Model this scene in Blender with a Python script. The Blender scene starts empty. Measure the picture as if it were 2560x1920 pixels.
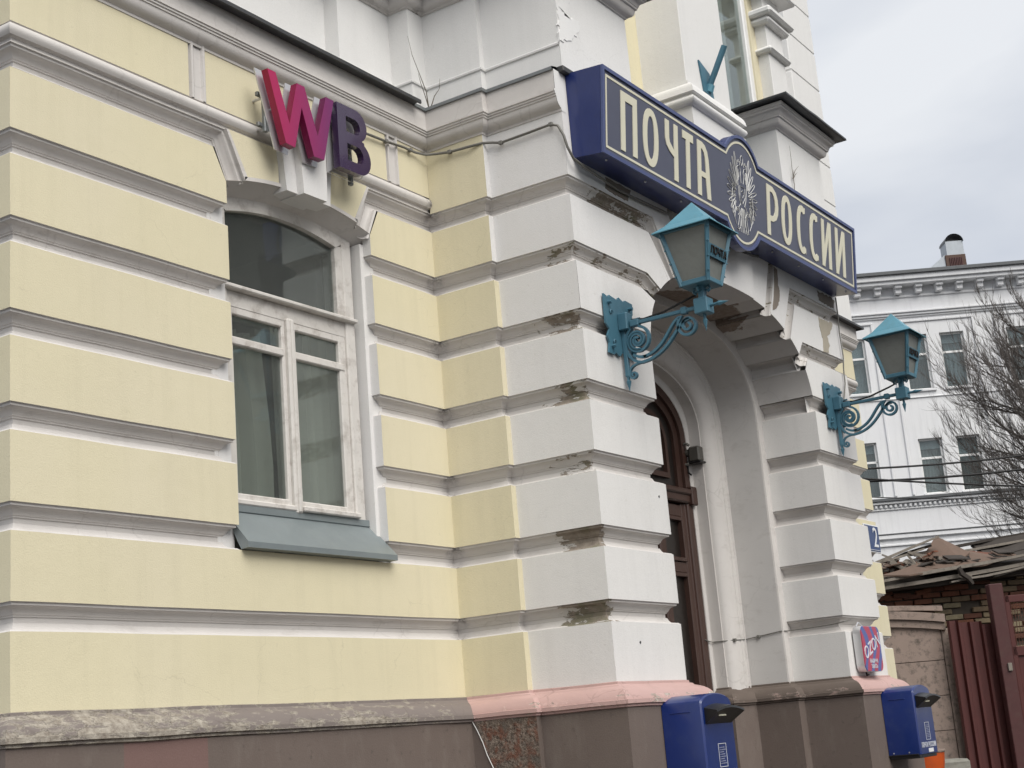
import bpy, math, random
from mathutils import Vector, Matrix, noise
random.seed(7)
sc = bpy.context.scene
R = math.radians

# ------------------------------------------------------------------ camera
YAW, PITCH, ROLL = 1.001518, 0.2387155, -0.08399
CAM = Vector((-4.0746, -5.2, 1.6))
fwd = Vector((math.sin(YAW)*math.cos(PITCH), math.cos(YAW)*math.cos(PITCH), math.sin(PITCH)))
rgt0 = Vector((math.cos(YAW), -math.sin(YAW), 0)); up0 = rgt0.cross(fwd)
rgt = math.cos(ROLL)*rgt0 + math.sin(ROLL)*up0; upv = -math.sin(ROLL)*rgt0 + math.cos(ROLL)*up0
cd = bpy.data.cameras.new('camera'); cam = bpy.data.objects.new('camera', cd); sc.collection.objects.link(cam)
cd.sensor_width = 36; cd.lens = 3699.31/2560*36; cd.clip_start = .05; cd.clip_end = 3000
cam.matrix_world = Matrix(((rgt.x, upv.x, -fwd.x, CAM.x), (rgt.y, upv.y, -fwd.y, CAM.y), (rgt.z, upv.z, -fwd.z, CAM.z), (0, 0, 0, 1)))
sc.camera = cam

# ------------------------------------------------------------------ sky, sun, exposure
SUN_AZ, SUN_EL = R(205), R(47)      # azimuth from +Y towards +X
w = bpy.data.worlds.new('World'); sc.world = w; w.use_nodes = True
nt = w.node_tree; nt.nodes.clear()
def wn(t, **k):
    n = nt.nodes.new(t)
    for a, b in k.items(): setattr(n, a, b)
    return n
sky = wn('ShaderNodeTexSky', sky_type='NISHITA', sun_disc=False, sun_elevation=SUN_EL, sun_rotation=SUN_AZ, altitude=100, air_density=1.0, dust_density=3.0)
tc = wn('ShaderNodeTexCoord'); mp = wn('ShaderNodeMapping'); mp.inputs['Scale'].default_value = (1, 1, 2.2)
nz = wn('ShaderNodeTexNoise'); nz.inputs['Scale'].default_value = 2.6; nz.inputs['Detail'].default_value = 5; nz.inputs['Roughness'].default_value = .5; nz.inputs['Distortion'].default_value = .4
cr = wn('ShaderNodeValToRGB'); cr.color_ramp.elements[0].position = .38; cr.color_ramp.elements[0].color = (2.75, 2.92, 3.25, 1)
cr.color_ramp.elements[1].position = .60; cr.color_ramp.elements[1].color = (3.72, 3.82, 3.98, 1)
mx = wn('ShaderNodeMix', data_type='RGBA'); mx.inputs[0].default_value = .97
bg = wn('ShaderNodeBackground'); bg.inputs['Strength'].default_value = .10
out = wn('ShaderNodeOutputWorld')
L = nt.links.new
L(tc.outputs['Generated'], mp.inputs[0]); L(mp.outputs[0], nz.inputs['Vector']); L(nz.outputs['Fac'], cr.inputs[0])
L(sky.outputs[0], mx.inputs[6]); L(cr.outputs[0], mx.inputs[7]); L(mx.outputs[2], bg.inputs[0]); L(bg.outputs[0], out.inputs[0])
sd = bpy.data.lights.new('sun', 'SUN'); sd.energy = 1.5; sd.angle = R(50); sd.color = (1, .96, .90)
so = bpy.data.objects.new('sun', sd); sc.collection.objects.link(so)
sv = Vector((math.sin(SUN_AZ)*math.cos(SUN_EL), math.cos(SUN_AZ)*math.cos(SUN_EL), math.sin(SUN_EL)))
so.rotation_euler = sv.to_track_quat('Z', 'Y').to_euler(); so.location = (0, -10, 20)
vs = sc.view_settings; vs.view_transform = 'Standard'; vs.look = 'None'; vs.gamma = 1; vs.use_curve_mapping = False; vs.exposure = 1.16
sc.render.engine = 'CYCLES'
try:
    sc.cycles.use_denoising = True; sc.cycles.denoiser = 'OPENIMAGEDENOISE'
except Exception: pass
sc.cycles.max_bounces = 6; sc.cycles.diffuse_bounces = 4; sc.cycles.glossy_bounces = 3; sc.cycles.transparent_max_bounces = 12; sc.cycles.use_adaptive_sampling = True; sc.cycles.adaptive_threshold = .02

# ------------------------------------------------------------------ material helpers
M = {}
class NT:
    def __init__(s, name):
        s.m = bpy.data.materials.new(name); s.m.use_nodes = True; s.t = s.m.node_tree; s.t.nodes.clear()
        s.b = s.n('ShaderNodeBsdfPrincipled'); s.o = s.n('ShaderNodeOutputMaterial'); s.t.links.new(s.b.outputs[0], s.o.inputs[0])
        s.pos = None; M[name] = s.m
    def n(s, ty, ins=None, **k):
        n = s.t.nodes.new(ty)
        for a, b in k.items(): setattr(n, a, b)
        for a, b in (ins or {}).items(): s.set(n.inputs[a], b)
        return n
    def set(s, sock, v):
        if hasattr(v, 'is_output') or isinstance(v, bpy.types.NodeSocket): s.t.links.new(v, sock)
        else: sock.default_value = v
    def P(s):
        if s.pos is None: s.pos = s.n('ShaderNodeNewGeometry').outputs['Position']
        return s.pos
    def math(s, op, a, b=0.0, c=None, clamp=False):
        n = s.n('ShaderNodeMath', operation=op, use_clamp=clamp); s.set(n.inputs[0], a); s.set(n.inputs[1], b)
        if c is not None: s.set(n.inputs[2], c)
        return n.outputs[0]
    def noise(s, scale, detail=3, rough=.5, dist=0, vec=None, sxyz=None):
        v = vec or s.P()
        if sxyz: v = s.n('ShaderNodeVectorMath', {0: v, 1: sxyz}, operation='MULTIPLY').outputs[0]
        return s.n('ShaderNodeTexNoise', {'Vector': v, 'Scale': scale, 'Detail': detail, 'Roughness': rough, 'Distortion': dist}).outputs['Fac']
    def ramp(s, f, a, b, c0=(0, 0, 0, 1), c1=(1, 1, 1, 1)):
        n = s.n('ShaderNodeValToRGB'); e = n.color_ramp.elements
        e[0].position, e[1].position = a, b; e[0].color, e[1].color = c0, c1
        s.set(n.inputs[0], f); return n.outputs[0]
    def mix(s, f, a, b, blend='MIX'):
        n = s.n('ShaderNodeMix', data_type='RGBA', blend_type=blend)
        s.set(n.inputs[0], f)
        for i, v in ((6, a), (7, b)): s.set(n.inputs[i], (*v, 1) if isinstance(v, tuple) and len(v) == 3 else v)
        return n.outputs[2]
    def bump(s, h, strength=.3, dist=.01, prev=None):
        n = s.n('ShaderNodeBump', {'Height': h, 'Strength': strength, 'Distance': dist})
        if prev is not None: s.set(n.inputs['Normal'], prev)
        return n.outputs[0]
    def done(s, col, rough=.8, spec=.3, normal=None, metal=0):
        s.set(s.b.inputs['Base Color'], (*col, 1) if isinstance(col, tuple) and len(col) == 3 else col)
        s.set(s.b.inputs['Roughness'], rough); s.set(s.b.inputs['Specular IOR Level'], spec); s.set(s.b.inputs['Metallic'], metal)
        if normal is not None: s.set(s.b.inputs['Normal'], normal)
        return s.m
def sc_(c, k): return tuple(min(1, x*k) for x in c)
def voro_crack(t, scale, width, dist=.25, seed=0):
    nv = t.n('ShaderNodeTexNoise', {'Vector': t.P(), 'Scale': 3.2, 'Detail': 4, 'Roughness': .6})
    v = t.n('ShaderNodeVectorMath', {0: nv.outputs['Color'], 1: (dist, dist, dist)}, operation='MULTIPLY').outputs[0]
    v = t.n('ShaderNodeVectorMath', {0: v, 1: t.P()}, operation='ADD').outputs[0]
    v = t.n('ShaderNodeVectorMath', {0: v, 1: (seed, seed*.7, 0)}, operation='ADD').outputs[0]
    d = t.n('ShaderNodeTexVoronoi', {'Vector': v, 'Scale': scale}, feature='DISTANCE_TO_EDGE').outputs['Distance']
    return t.ramp(d, 0.0, width, (1, 1, 1, 1), (0, 0, 0, 1))
def plaster(name, col, crack=.5, vary=.07, streak=.08, bumpy=.25, dirt=(.30, .26, .20), dirtamt=.12):
    t = NT(name)
    big = t.noise(1.1, 4, .55); fine = t.noise(150, 1, .6); mid = t.noise(9, 3, .6)
    c = t.mix(big, sc_(col, 1-vary), sc_(col, 1+vary))
    hue = (col[0]*1.02, col[1]*1.02, min(.72, col[2]*1.16)); c = t.mix(t.math('MULTIPLY', t.ramp(t.noise(.75, 2), .40, .62), .55), c, hue)
    c = t.mix(t.math('MULTIPLY', t.ramp(mid, .5, .75), .35), c, sc_(col, .90))
    st = t.noise(1.0, 3, .6, sxyz=(9, 9, .55))
    c = t.mix(t.math('MULTIPLY', t.ramp(st, .50, .74), streak), c, sc_(col, .50))
    sp = t.ramp(t.noise(34, 1, .5), .70, .76)
    c = t.mix(t.math('MULTIPLY', sp, dirtamt), c, dirt)
    ck = t.math('MULTIPLY', voro_crack(t, 1.9, .0040), t.ramp(t.noise(1.3, 1), .5, .6))
    c = t.mix(t.math('MULTIPLY', ck, crack), c, sc_(col, .42))
    c = t.mix(.5, c, t.mix(fine, sc_(col, .86), sc_(col, 1.12)))
    n = t.bump(fine, bumpy, .004); n = t.bump(mid, .18, .008, n)
    return t.done(c, .86, .25, n)
YEL = (.665, .610, .430); WHT = (.70, .69, .67); MLD = (.595, .57, .545)
plaster('yellow_plaster', YEL, .42, .08, .20, dirtamt=.2)
plaster('white_plaster', WHT, .22, .07, .20, dirtamt=.2)
plaster('white_upper', (.73, .725, .71), .5, .06, .14)
plaster('far_white', (.72, .725, .74), .6, .12, .35)
def peel(name, top, under, under2, base=0.0, scale=13, crack=.5, edge=(.74, .72, .66), gain=22, k=.52, off=.20, moss=None, corner=False):
    """paint that has come off where the mesh attribute 'wear' is high"""
    t = NT(name)
    wr = t.n('ShaderNodeAttribute', attribute_name='wear').outputs['Fac']
    n1 = t.noise(scale, 6, .62, .6, sxyz=(.6, .6, 1.9)); n2 = t.noise(scale*.33, 3, .5)
    nn = t.math('ADD', t.math('MULTIPLY', n1, .6), t.math('MULTIPLY', n2, .4))
    v = t.math('SUBTRACT', t.math('ADD', t.math('MULTIPLY', wr, k), off+base), nn)
    mask = t.math('MULTIPLY', v, gain*2, clamp=True); rim = t.math('MULTIPLY', t.math('ADD', v, .03), gain, clamp=True)
    rim = t.math('SUBTRACT', rim, mask, clamp=True)
    big = t.noise(2.2, 5, .6); fine = t.noise(130, 2)
    tcol = t.mix(big, sc_(top, .86), sc_(top, 1.1))
    d = t.ramp(t.noise(5, 6, .7, sxyz=(1, 1, 2.5)), .55, .8)
    tcol = t.mix(t.math('MULTIPLY', d, .30), tcol, (.20, .17, .14))
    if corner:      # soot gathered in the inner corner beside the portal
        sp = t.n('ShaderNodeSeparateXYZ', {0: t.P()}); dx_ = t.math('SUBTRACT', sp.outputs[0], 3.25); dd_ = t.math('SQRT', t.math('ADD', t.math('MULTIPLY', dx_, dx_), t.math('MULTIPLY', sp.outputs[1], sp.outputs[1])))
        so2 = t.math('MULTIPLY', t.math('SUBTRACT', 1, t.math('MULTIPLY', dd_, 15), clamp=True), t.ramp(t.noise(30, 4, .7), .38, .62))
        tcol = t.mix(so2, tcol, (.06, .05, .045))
    tcol = t.mix(t.math('MULTIPLY', rim, .6), tcol, edge)
    ucol = t.mix(t.ramp(t.noise(26, 5, .7), .35, .65), under, under2)
    if moss: ucol = t.mix(t.ramp(t.noise(7, 4), .5, .62), ucol, moss)
    c = t.mix(mask, tcol, ucol)
    ck = t.math('MULTIPLY', voro_crack(t, 5, .03, .2), t.ramp(t.noise(2.1, 2), .5, .58))
    c = t.mix(t.math('MULTIPLY', ck, crack), c, (.07, .055, .045))
    n = t.bump(fine, .2, .004); n = t.bump(mask, .7, -.006, n); n = t.bump(t.noise(45, 4, .7), t.math('MULTIPLY', mask, .6), .01, n)
    return t.done(c, .85, .25, n)
peel('moulding', MLD, (.34, .295, .245), (.22, .185, .155), crack=.14, moss=(.20, .185, .13), scale=22, corner=True)
peel('plinth_moulding_old', (.195, .168, .155), (.40, .365, .31), (.21, .18, .15), crack=.3, edge=(.52, .48, .40), scale=19, k=.5)
peel('plinth_moulding_pink', (.48, .325, .30), (.52, .47, .42), (.30, .24, .2), crack=.25, edge=(.75, .55, .5), scale=20)
peel('plinth_moulding_brown', (.125, .10, .085), (.33, .24, .21), (.2, .16, .14), crack=.2, edge=(.3, .25, .22), scale=16)
peel('soffit', (.60, .585, .565), (.22, .175, .145), (.32, .265, .225), crack=.08, edge=(.68, .66, .62), scale=5, k=.5)
def plinth_mat():
    t = NT('plinth_brown'); P = t.P(); sep = t.n('ShaderNodeSeparateXYZ', {0: P})
    col = (.145, .115, .10)
    c = t.mix(t.noise(1.3, 5, .6), sc_(col, .72), sc_(col, 1.25)); c = t.mix(t.math('MULTIPLY', t.ramp(t.noise(3.5, 6, .7, sxyz=(2, 2, .7)), .52, .72), .35), c, (.26, .23, .20)); c = t.mix(t.math('MULTIPLY', t.ramp(t.noise(23, 3, .6), .62, .74), .5), c, (.06, .05, .045))
    def band(v, a, b): return t.math('MULTIPLY', t.math('GREATER_THAN', v, a), t.math('LESS_THAN', v, b))
    patch = t.math('MULTIPLY', band(sep.outputs[0], .50, 1.005), band(sep.outputs[1], -.2, 0))
    c = t.mix(t.math('MULTIPLY', patch, .8), c, (.205, .112, .102))
    ck = t.math('MULTIPLY', voro_crack(t, 1.3, .012, .3, 3.1), t.ramp(t.noise(.9, 2), .5, .58)); c = t.mix(t.math('MULTIPLY', ck, .6), c, (.04, .03, .025))
    fine = t.noise(120, 2); c = t.mix(.25, c, t.mix(fine, sc_(col, .7), sc_(col, 1.3)))
    t.done(c, .68, .35, t.bump(fine, .25, .004))
plinth_mat()
def rubble():
    t = NT('rubble'); a = t.noise(60, 4, .7); b = t.noise(17, 5, .65)
    c = t.mix(t.ramp(a, .35, .65), (.07, .05, .042), (.30, .245, .20)); c = t.mix(t.ramp(b, .48, .62), c, (.175, .085, .06))
    c = t.mix(t.ramp(t.noise(7, 3), .5, .65), c, (.12, .105, .09)); t.done(c, .95, .2, t.bump(a, .9, .015, t.bump(b, .6, .02)))
rubble()
def simple(name, col, rough=.5, spec=.4, metal=0, vary=.12, sc=8, bumpy=0.0, bs=60, dirt=0, dirtc=(.1, .08, .06), coat=0):
    t = NT(name); c = t.mix(t.noise(sc, 4, .6), sc_(col, 1-vary), sc_(col, 1+vary))
    if dirt: c = t.mix(t.math('MULTIPLY', t.ramp(t.noise(11, 6, .7), .5, .72), dirt), c, dirtc)
    n = t.bump(t.noise(bs, 3), bumpy, .004) if bumpy else None
    if coat: t.b.inputs['Coat Weight'].default_value = coat; t.b.inputs['Coat Roughness'].default_value = .12
    rg = t.math('ADD', t.math('MULTIPLY', t.noise(6, 3), .2), rough-.1)
    t.done(c, rg, spec, n, metal); return t
simple('old_frame', (.60, .575, .54), .6, .35, dirt=.48, dirtc=(.16, .12, .09), bumpy=.3, bs=40)
simple('pvc_white', (.75, .75, .74), .4)
simple('tin_dark', (.055, .057, .06), .5, .5, .4, .25, dirt=.3, dirtc=(.14, .12, .1))
simple('tin_grey', (.20, .215, .22), .45, .5, .5, .2, dirt=.25)
simple('flashing', (.235, .27, .28), .42, .5, .35, .1, dirt=.12, dirtc=(.4, .42, .42))
simple('door_brown', (.056, .029, .022), .45, .45, 0, .2, bumpy=.15)
simple('door_dark', (.016, .012, .010), .35, .5)
simple('sign_blue', (.010, .022, .115), .35, .5, 0, .15, dirt=.2, dirtc=(.01, .015, .05), coat=.3)
simple('sign_rim', (.065, .085, .20), .4, .5, 0, .1)
simple('sign_face', (.076, .082, .122), .38, .5, 0, .04, 2)
simple('cream_print', (.655, .63, .50), .5, .3, 0, .04)
simple('emblem_line', (.58, .58, .56), .5, .3, 0, .05)
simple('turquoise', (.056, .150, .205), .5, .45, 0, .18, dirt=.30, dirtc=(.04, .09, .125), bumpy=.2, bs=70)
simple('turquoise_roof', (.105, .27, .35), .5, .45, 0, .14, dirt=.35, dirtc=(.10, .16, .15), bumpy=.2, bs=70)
simple('frost', (.175, .185, .172), .45, .4, 0, .12, 5, .5, 30, dirt=.2, dirtc=(.10, .09, .07))
simple('mail_blue', (.004, .019, .125), .36, .5, 0, .12, dirt=.30, dirtc=(.03, .05, .13), coat=.3)
simple('black_plastic', (.012, .012, .013), .4, .5)
simple('white_print', (.62, .64, .68), .5)
simple('label_grey', (.26, .28, .38), .5)
simple('silver', (.62, .62, .63), .3, .5, .55, .05)
simple('cable_grey', (.16, .155, .14), .6); simple('cable_black', (.018, .017, .016), .6)
simple('lamp_grey', (.085, .08, .07), .5, .4, 0, .2); simple('number_blue', (.022, .05, .15), .4, .5); simple('number_white', (.72, .73, .74), .4)
simple('twig', (.13, .11, .085), .9); simple('bark', (.105, .093, .086), .9, .2, 0, .3, 20, .6, 40)
simple('room_grey', (.20, .205, .195), .9); simple('curtain', (.56, .56, .52), .9, .2, 0, .1)
simple('maroon', (.085, .022, .019), .5, .4, 0, .2, 3, dirt=.35, dirtc=(.05, .02, .018)); simple('maroon_post', (.075, .026, .025), .5, .4, 0, .2, dirt=.2)
simple('plank', (.24, .215, .185), .9, .2, 0, .35, 5, .5, 30, dirt=.5, dirtc=(.05, .045, .04)); simple('plank_dark', (.06, .052, .046), .9, .2, 0, .3)
simple('slate', (.15, .105, .082), .85, .2, 0, .18, 3, .3, 40, dirt=.35, dirtc=(.07, .065, .055))
simple('pink_slab', (.30, .235, .20), .9, .2, 0, .18, 4, .5, 50, dirt=.9, dirtc=(.075, .068, .058))
for i, c in enumerate([(.27, .215, .14), (.215, .16, .105), (.205, .09, .058), (.15, .07, .05), (.33, .28, .185)]): simple('brick_%d' % i, c, .9, .2, 0, .22, 9, .5, 40, dirt=.5, dirtc=(.06, .05, .04))
simple('mortar', (.10, .085, .07), .95, .2, 0, .3, 8); simple('orange', (.52, .085, .015), .45, .4, 0, .15, dirt=.2); simple('grey_stone', (.25, .245, .215), .9, .2, 0, .3, 6, .6, 30, dirt=.3)
simple('far_roof', (.10, .105, .11), .5, .4, .2, .2); simple('far_metal', (.36, .39, .42), .4, .5, .3, .15); simple('far_brown', (.10, .062, .048), .8)
simple('blind', (.24, .235, .235), .8, .2, 0, .1); simple('far_shade', (.55, .61, .61), .7)
simple('asphalt', (.06, .058, .056), .9, .3, 0, .2, 1.5, .5, 30)
simple('mesh_rust', (.11, .05, .035), .8)
def glass(name, tint, refl=.10, dust=.10):
    t = NT(name); t.t.nodes.remove(t.b)
    tr = t.n('ShaderNodeBsdfTransparent', {'Color': (*tint, 1)}); gl = t.n('ShaderNodeBsdfGlossy', {'Color': (.75, .82, .82, 1), 'Roughness': .03})
    wv = t.bump(t.noise(2.2, 2), .05, .03); t.set(gl.inputs['Normal'], wv)
    fr = t.n('ShaderNodeLayerWeight', {'Blend': .5}); f = t.math('ADD', t.math('MULTIPLY', t.math('POWER', fr.outputs['Facing'], 3), .6), refl, clamp=True)
    df = t.n('ShaderNodeBsdfDiffuse', {'Color': (.36, .37, .355, 1)}); d0 = t.n('ShaderNodeMixShader', {0: t.math('ADD', t.math('MULTIPLY', t.noise(3, 5, .6), .12), dust), 1: tr.outputs[0], 2: df.outputs[0]})
    ms = t.n('ShaderNodeMixShader', {0: f, 1: d0.outputs[0], 2: gl.outputs[0]}); t.t.links.new(ms.outputs[0], t.o.inputs[0])
glass('glass', (.76, .79, .77), .075, .05); glass('glass_far', (.70, .75, .77), .06, .04)
def wb_mat(name, side):
    t = NT(name); x = t.n('ShaderNodeSeparateXYZ', {0: t.P()}).outputs[0]
    f = t.n('ShaderNodeMapRange', {0: x, 1: 1.55, 2: 2.20}).outputs[0]
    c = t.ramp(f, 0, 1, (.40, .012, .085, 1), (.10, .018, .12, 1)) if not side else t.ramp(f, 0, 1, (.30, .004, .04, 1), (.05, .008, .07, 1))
    t.b.inputs['Coat Weight'].default_value = .12
    t.done(c, .45, .4)
wb_mat('wb_face', 0); wb_mat('wb_side', 1)
simple('wb_b', (.035, .016, .055), .25, .5, 0, .05, coat=.6)
def ozon():
    t = NT('ozon_face'); sx = t.n('ShaderNodeSeparateXYZ', {0: t.P()})
    v = t.math('ADD', t.math('MULTIPLY', sx.outputs[0], 16), t.math('MULTIPLY', t.math('SINE', t.math('MULTIPLY', sx.outputs[2], 14)), .75))
    v = t.math('SINE', t.math('MULTIPLY', t.math('ADD', v, t.math('MULTIPLY', t.noise(4, 1), 2.2)), 2.6))
    t.done(t.mix(t.math('GREATER_THAN', v, .25), (.40, .018, .06), (.05, .085, .30)), .3, .5)
ozon()

# ------------------------------------------------------------------ mesh helpers
COL = sc.collection
def wob(p, a=.003):
    q = Vector((p[0]*2.3, p[1]*2.3, p[2]*2.3)); n = noise.noise_vector(q); return (p[0]+a*n.x, p[1]+a*n.y, p[2]+a*.8*n.z)
def make(name, vf, mat, parent=None, fm=None, smooth=None, wear=None, wobble=0):
    vs_, fs = vf
    if wobble: wv = [wob(p, wobble) for p in vs_]
    else: wv = vs_
    off = Vector(parent_world(parent)) if parent else Vector((0, 0, 0))
    me = bpy.data.meshes.new(name); me.from_pydata([tuple(Vector(p)-off) for p in wv], [], fs)
    for m in (mat if isinstance(mat, (list, tuple)) else [mat]): me.materials.append(M[m])
    if fm: me.polygons.foreach_set('material_index', fm)
    if wear:
        at = me.attributes.new('wear', 'FLOAT', 'POINT'); at.data.foreach_set('value', [float(wear(p)) for p in vs_])
    if smooth is not None:
        me.polygons.foreach_set('use_smooth', [True]*len(fs)); me.set_sharp_from_angle(angle=R(smooth))
    me.update()
    o = bpy.data.objects.new(name, me); COL.objects.link(o)
    if parent: o.parent = parent
    return o
def parent_world(p):
    v = Vector((0, 0, 0))
    while p is not None: v += p.location; p = p.parent
    return v
def thing(name, label, cat, loc=(0, 0, 0), group=None):
    o = bpy.data.objects.new(name, None); o.empty_display_size = .2; COL.objects.link(o); o.location = loc; return tag(o, label, cat, group)
def tag(o, label, cat, group=None, kind=None):
    o['label'] = label; o['category'] = cat
    if group: o['group'] = group
    if kind: o['kind'] = kind
    return o
def structure(o): o['kind'] = 'structure'; return o
def join(*vfs):
    V, F = [], []
    for v, f in vfs:
        k = len(V); V += list(v); F += [tuple(i+k for i in q) for q in f]
    return V, F
def box(x0, x1, y0, y1, z0, z1):
    v = [(x, y, z) for x in (x0, x1) for y in (y0, y1) for z in (z0, z1)]
    return v, [(0, 1, 3, 2), (4, 6, 7, 5), (0, 4, 5, 1), (2, 3, 7, 6), (0, 2, 6, 4), (1, 5, 7, 3)]
def bbox(x0, x1, y0, y1, z0, z1, b=.006):
    """box with chamfered edges"""
    V = []; idx = {}
    X, Y, Z = (x0, x1), (y0, y1), (z0, z1); S = (1, -1)
    for i in (0, 1):
        for j in (0, 1):
            for k in (0, 1):
                idx[i, j, k, 0] = len(V); V.append((X[i], Y[j]+S[j]*b, Z[k]+S[k]*b))
                idx[i, j, k, 1] = len(V); V.append((X[i]+S[i]*b, Y[j], Z[k]+S[k]*b))
                idx[i, j, k, 2] = len(V); V.append((X[i]+S[i]*b, Y[j]+S[j]*b, Z[k]))
    F = []
    for i in (0, 1):
        q = [idx[i, j, k, 0] for j, k in ((0, 0), (0, 1), (1, 1), (1, 0))]; F.append(tuple(q if i == 0 else q[::-1]))
        q = [idx[j, i, k, 1] for j, k in ((0, 0), (1, 0), (1, 1), (0, 1))]; F.append(tuple(q if i == 0 else q[::-1]))
        q = [idx[j, k, i, 2] for j, k in ((0, 0), (0, 1), (1, 1), (1, 0))]; F.append(tuple(q if i == 0 else q[::-1]))
    for a in (0, 1):
        for b_ in (0, 1):
            F.append((idx[a, b_, 0, 0], idx[a, b_, 0, 1], idx[a, b_, 1, 1], idx[a, b_, 1, 0]))
            F.append((idx[a, 0, b_, 0], idx[a, 1, b_, 0], idx[a, 1, b_, 2], idx[a, 0, b_, 2]))
            F.append((idx[0, a, b_, 1], idx[1, a, b_, 1], idx[1, a, b_, 2], idx[0, a, b_, 2]))
    for i in (0, 1):
        for j in (0, 1):
            for k in (0, 1): F.append((idx[i, j, k, 0], idx[i, j, k, 1], idx[i, j, k, 2]))
    return V, F
def tube(path, r, n=6, cap=True, taper=None):
    P = [Vector(p) for p in path]; V, F = [], []; up = Vector((0, 0, 1)); u = None
    for i, p in enumerate(P):
        d = (P[min(i+1, len(P)-1)]-P[max(i-1, 0)]).normalized()
        if u is None: u = d.cross(up if abs(d.z) < .9 else Vector((1, 0, 0))).normalized()
        else: u = (u-d*u.dot(d)).normalized()
        v = d.cross(u); rr = r if taper is None else r*taper[i]
        for k in range(n):
            a = 2*math.pi*k/n; V.append(tuple(p+rr*(math.cos(a)*u+math.sin(a)*v)))
    for i in range(len(P)-1):
        for k in range(n): F.append((i*n+k, i*n+(k+1) % n, (i+1)*n+(k+1) % n, (i+1)*n+k))
    if cap: F.append(tuple(range(n))[::-1]); F.append(tuple(range((len(P)-1)*n, len(P)*n)))
    return V, F
def grid(rows, close=False):
    n = len(rows[0]); V = [p for r in rows for p in r]; F = []
    for i in range(len(rows)-1):
        for k in range(n-1): F.append((i*n+k, i*n+k+1, (i+1)*n+k+1, (i+1)*n+k))
    return V, F
def resample(path, segmat, step):
    P, S = [path[0]], []
    for i in range(len(path)-1):
        a, b = path[i], path[i+1]; d = math.dist(a, b); n = max(1, int(d/step))
        for k in range(1, n+1): P.append(tuple(a[j]+(b[j]-a[j])*k/n for j in range(len(a)))); S.append(segmat[i])
    return P, S
def sweep_plan(path, prof, segmat=None, step=.16):
    """profile (outward offset, z) swept along a plan polyline, outside to the right of travel, mitred"""
    segmat = segmat or [0]*(len(path)-1); P, S = resample(path, segmat, step); rows = []
    for i, p in enumerate(P):
        ns = []
        for a, b in ((i-1, i), (i, i+1)):
            if a >= 0 and b < len(P):
                dx, dy = P[b][0]-P[a][0], P[b][1]-P[a][1]; l = math.hypot(dx, dy); ns.append((dy/l, -dx/l))
        if len(ns) == 2:
            k = 1+ns[0][0]*ns[1][0]+ns[0][1]*ns[1][1]; m = ((ns[0][0]+ns[1][0])/k, (ns[0][1]+ns[1][1])/k)
        else: m = ns[0]
        rows.append([(p[0]+m[0]*o, p[1]+m[1]*o, z) for o, z in prof])
    V, F = grid(rows); fm = [S[i] for i in range(len(P)-1) for _ in range(len(prof)-1)]
    return (V, F), fm
def sweep_face(path, prof, y0):
    """profile (distance to the right of travel, recess) swept along a polyline (x,z) in the plane y=y0"""
    rows = []
    for i, p in enumerate(path):
        ns = []
        for a, b in ((i-1, i), (i, i+1)):
            if a >= 0 and b < len(path):
                dx, dz = path[b][0]-path[a][0], path[b][1]-path[a][1]; l = math.hypot(dx, dz); ns.append((dz/l, -dx/l))
        m = ns[0]
        if len(ns) == 2: k = 1+ns[0][0]*ns[1][0]+ns[0][1]*ns[1][1]; m = ((ns[0][0]+ns[1][0])/k, (ns[0][1]+ns[1][1])/k)
        rows.append([(p[0]+m[0]*s, y0+d, p[1]+m[1]*s) for s, d in prof])
    return grid(rows)
def poly(pts, y): return [(x, y, z) for x, z in pts], [tuple(range(len(pts)))]
def prism(pts, y0, y1):
    n = len(pts); V = [(x, y0, z) for x, z in pts]+[(x, y1, z) for x, z in pts]
    return V, [tuple(range(n)), tuple(range(n, 2*n))[::-1]]+[(i, n+i, n+(i+1) % n, (i+1) % n) for i in range(n)]
def smoothstep(a, b, x):
    t = max(0, min(1, (x-a)/(b-a))) if a != b else 0; return t*t*(3-2*t)
def fill2d(loops, depth=.005, mapf=None, bevel=0):
    """closed loops (first outer, others may be holes) filled and given a thickness; mapf(s,t,n)->world"""
    cu = bpy.data.curves.new('tmp', 'CURVE'); cu.dimensions = '2D'; cu.fill_mode = 'BOTH'; cu.extrude = depth/2; cu.bevel_depth = bevel; cu.bevel_resolution = 1
    for lp in loops:
        s = cu.splines.new('POLY'); s.points.add(len(lp)-1); s.use_cyclic_u = True
        for q, pt in zip(s.points, lp): q.co = (pt[0], pt[1], 0, 1)
    return curve_mesh(cu, mapf)
def curve_mesh(cu, mapf):
    ob = bpy.data.objects.new('tmp', cu); COL.objects.link(ob)
    dg = bpy.context.evaluated_depsgraph_get(); ev = ob.evaluated_get(dg); me = ev.to_mesh()
    V = [tuple(v.co) for v in me.vertices]; F = [tuple(p.vertices) for p in me.polygons]; ev.to_mesh_clear()
    bpy.data.objects.remove(ob); bpy.data.curves.remove(cu)
    if mapf: V = [tuple(mapf(*v)) for v in V]
    return V, F
def text2d(txt, size, depth, mapf, align='CENTER', shear=0, spacing=1.0, xs=1.0):
    cu = bpy.data.curves.new('tmp', 'FONT'); cu.body = txt; cu.size = size; cu.extrude = depth/2; cu.align_x = align; cu.align_y = 'CENTER'; cu.shear = shear; cu.space_character = spacing; cu.resolution_u = 3
    return curve_mesh(cu, lambda a, b, c: mapf(a*xs, b, c))
def arc(cx, cy, rx, ry, a0, a1, n):
    return [(cx+rx*math.cos(R(a0+(a1-a0)*i/n)), cy+ry*math.sin(R(a0+(a1-a0)*i/n))) for i in range(n+1)]

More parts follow.
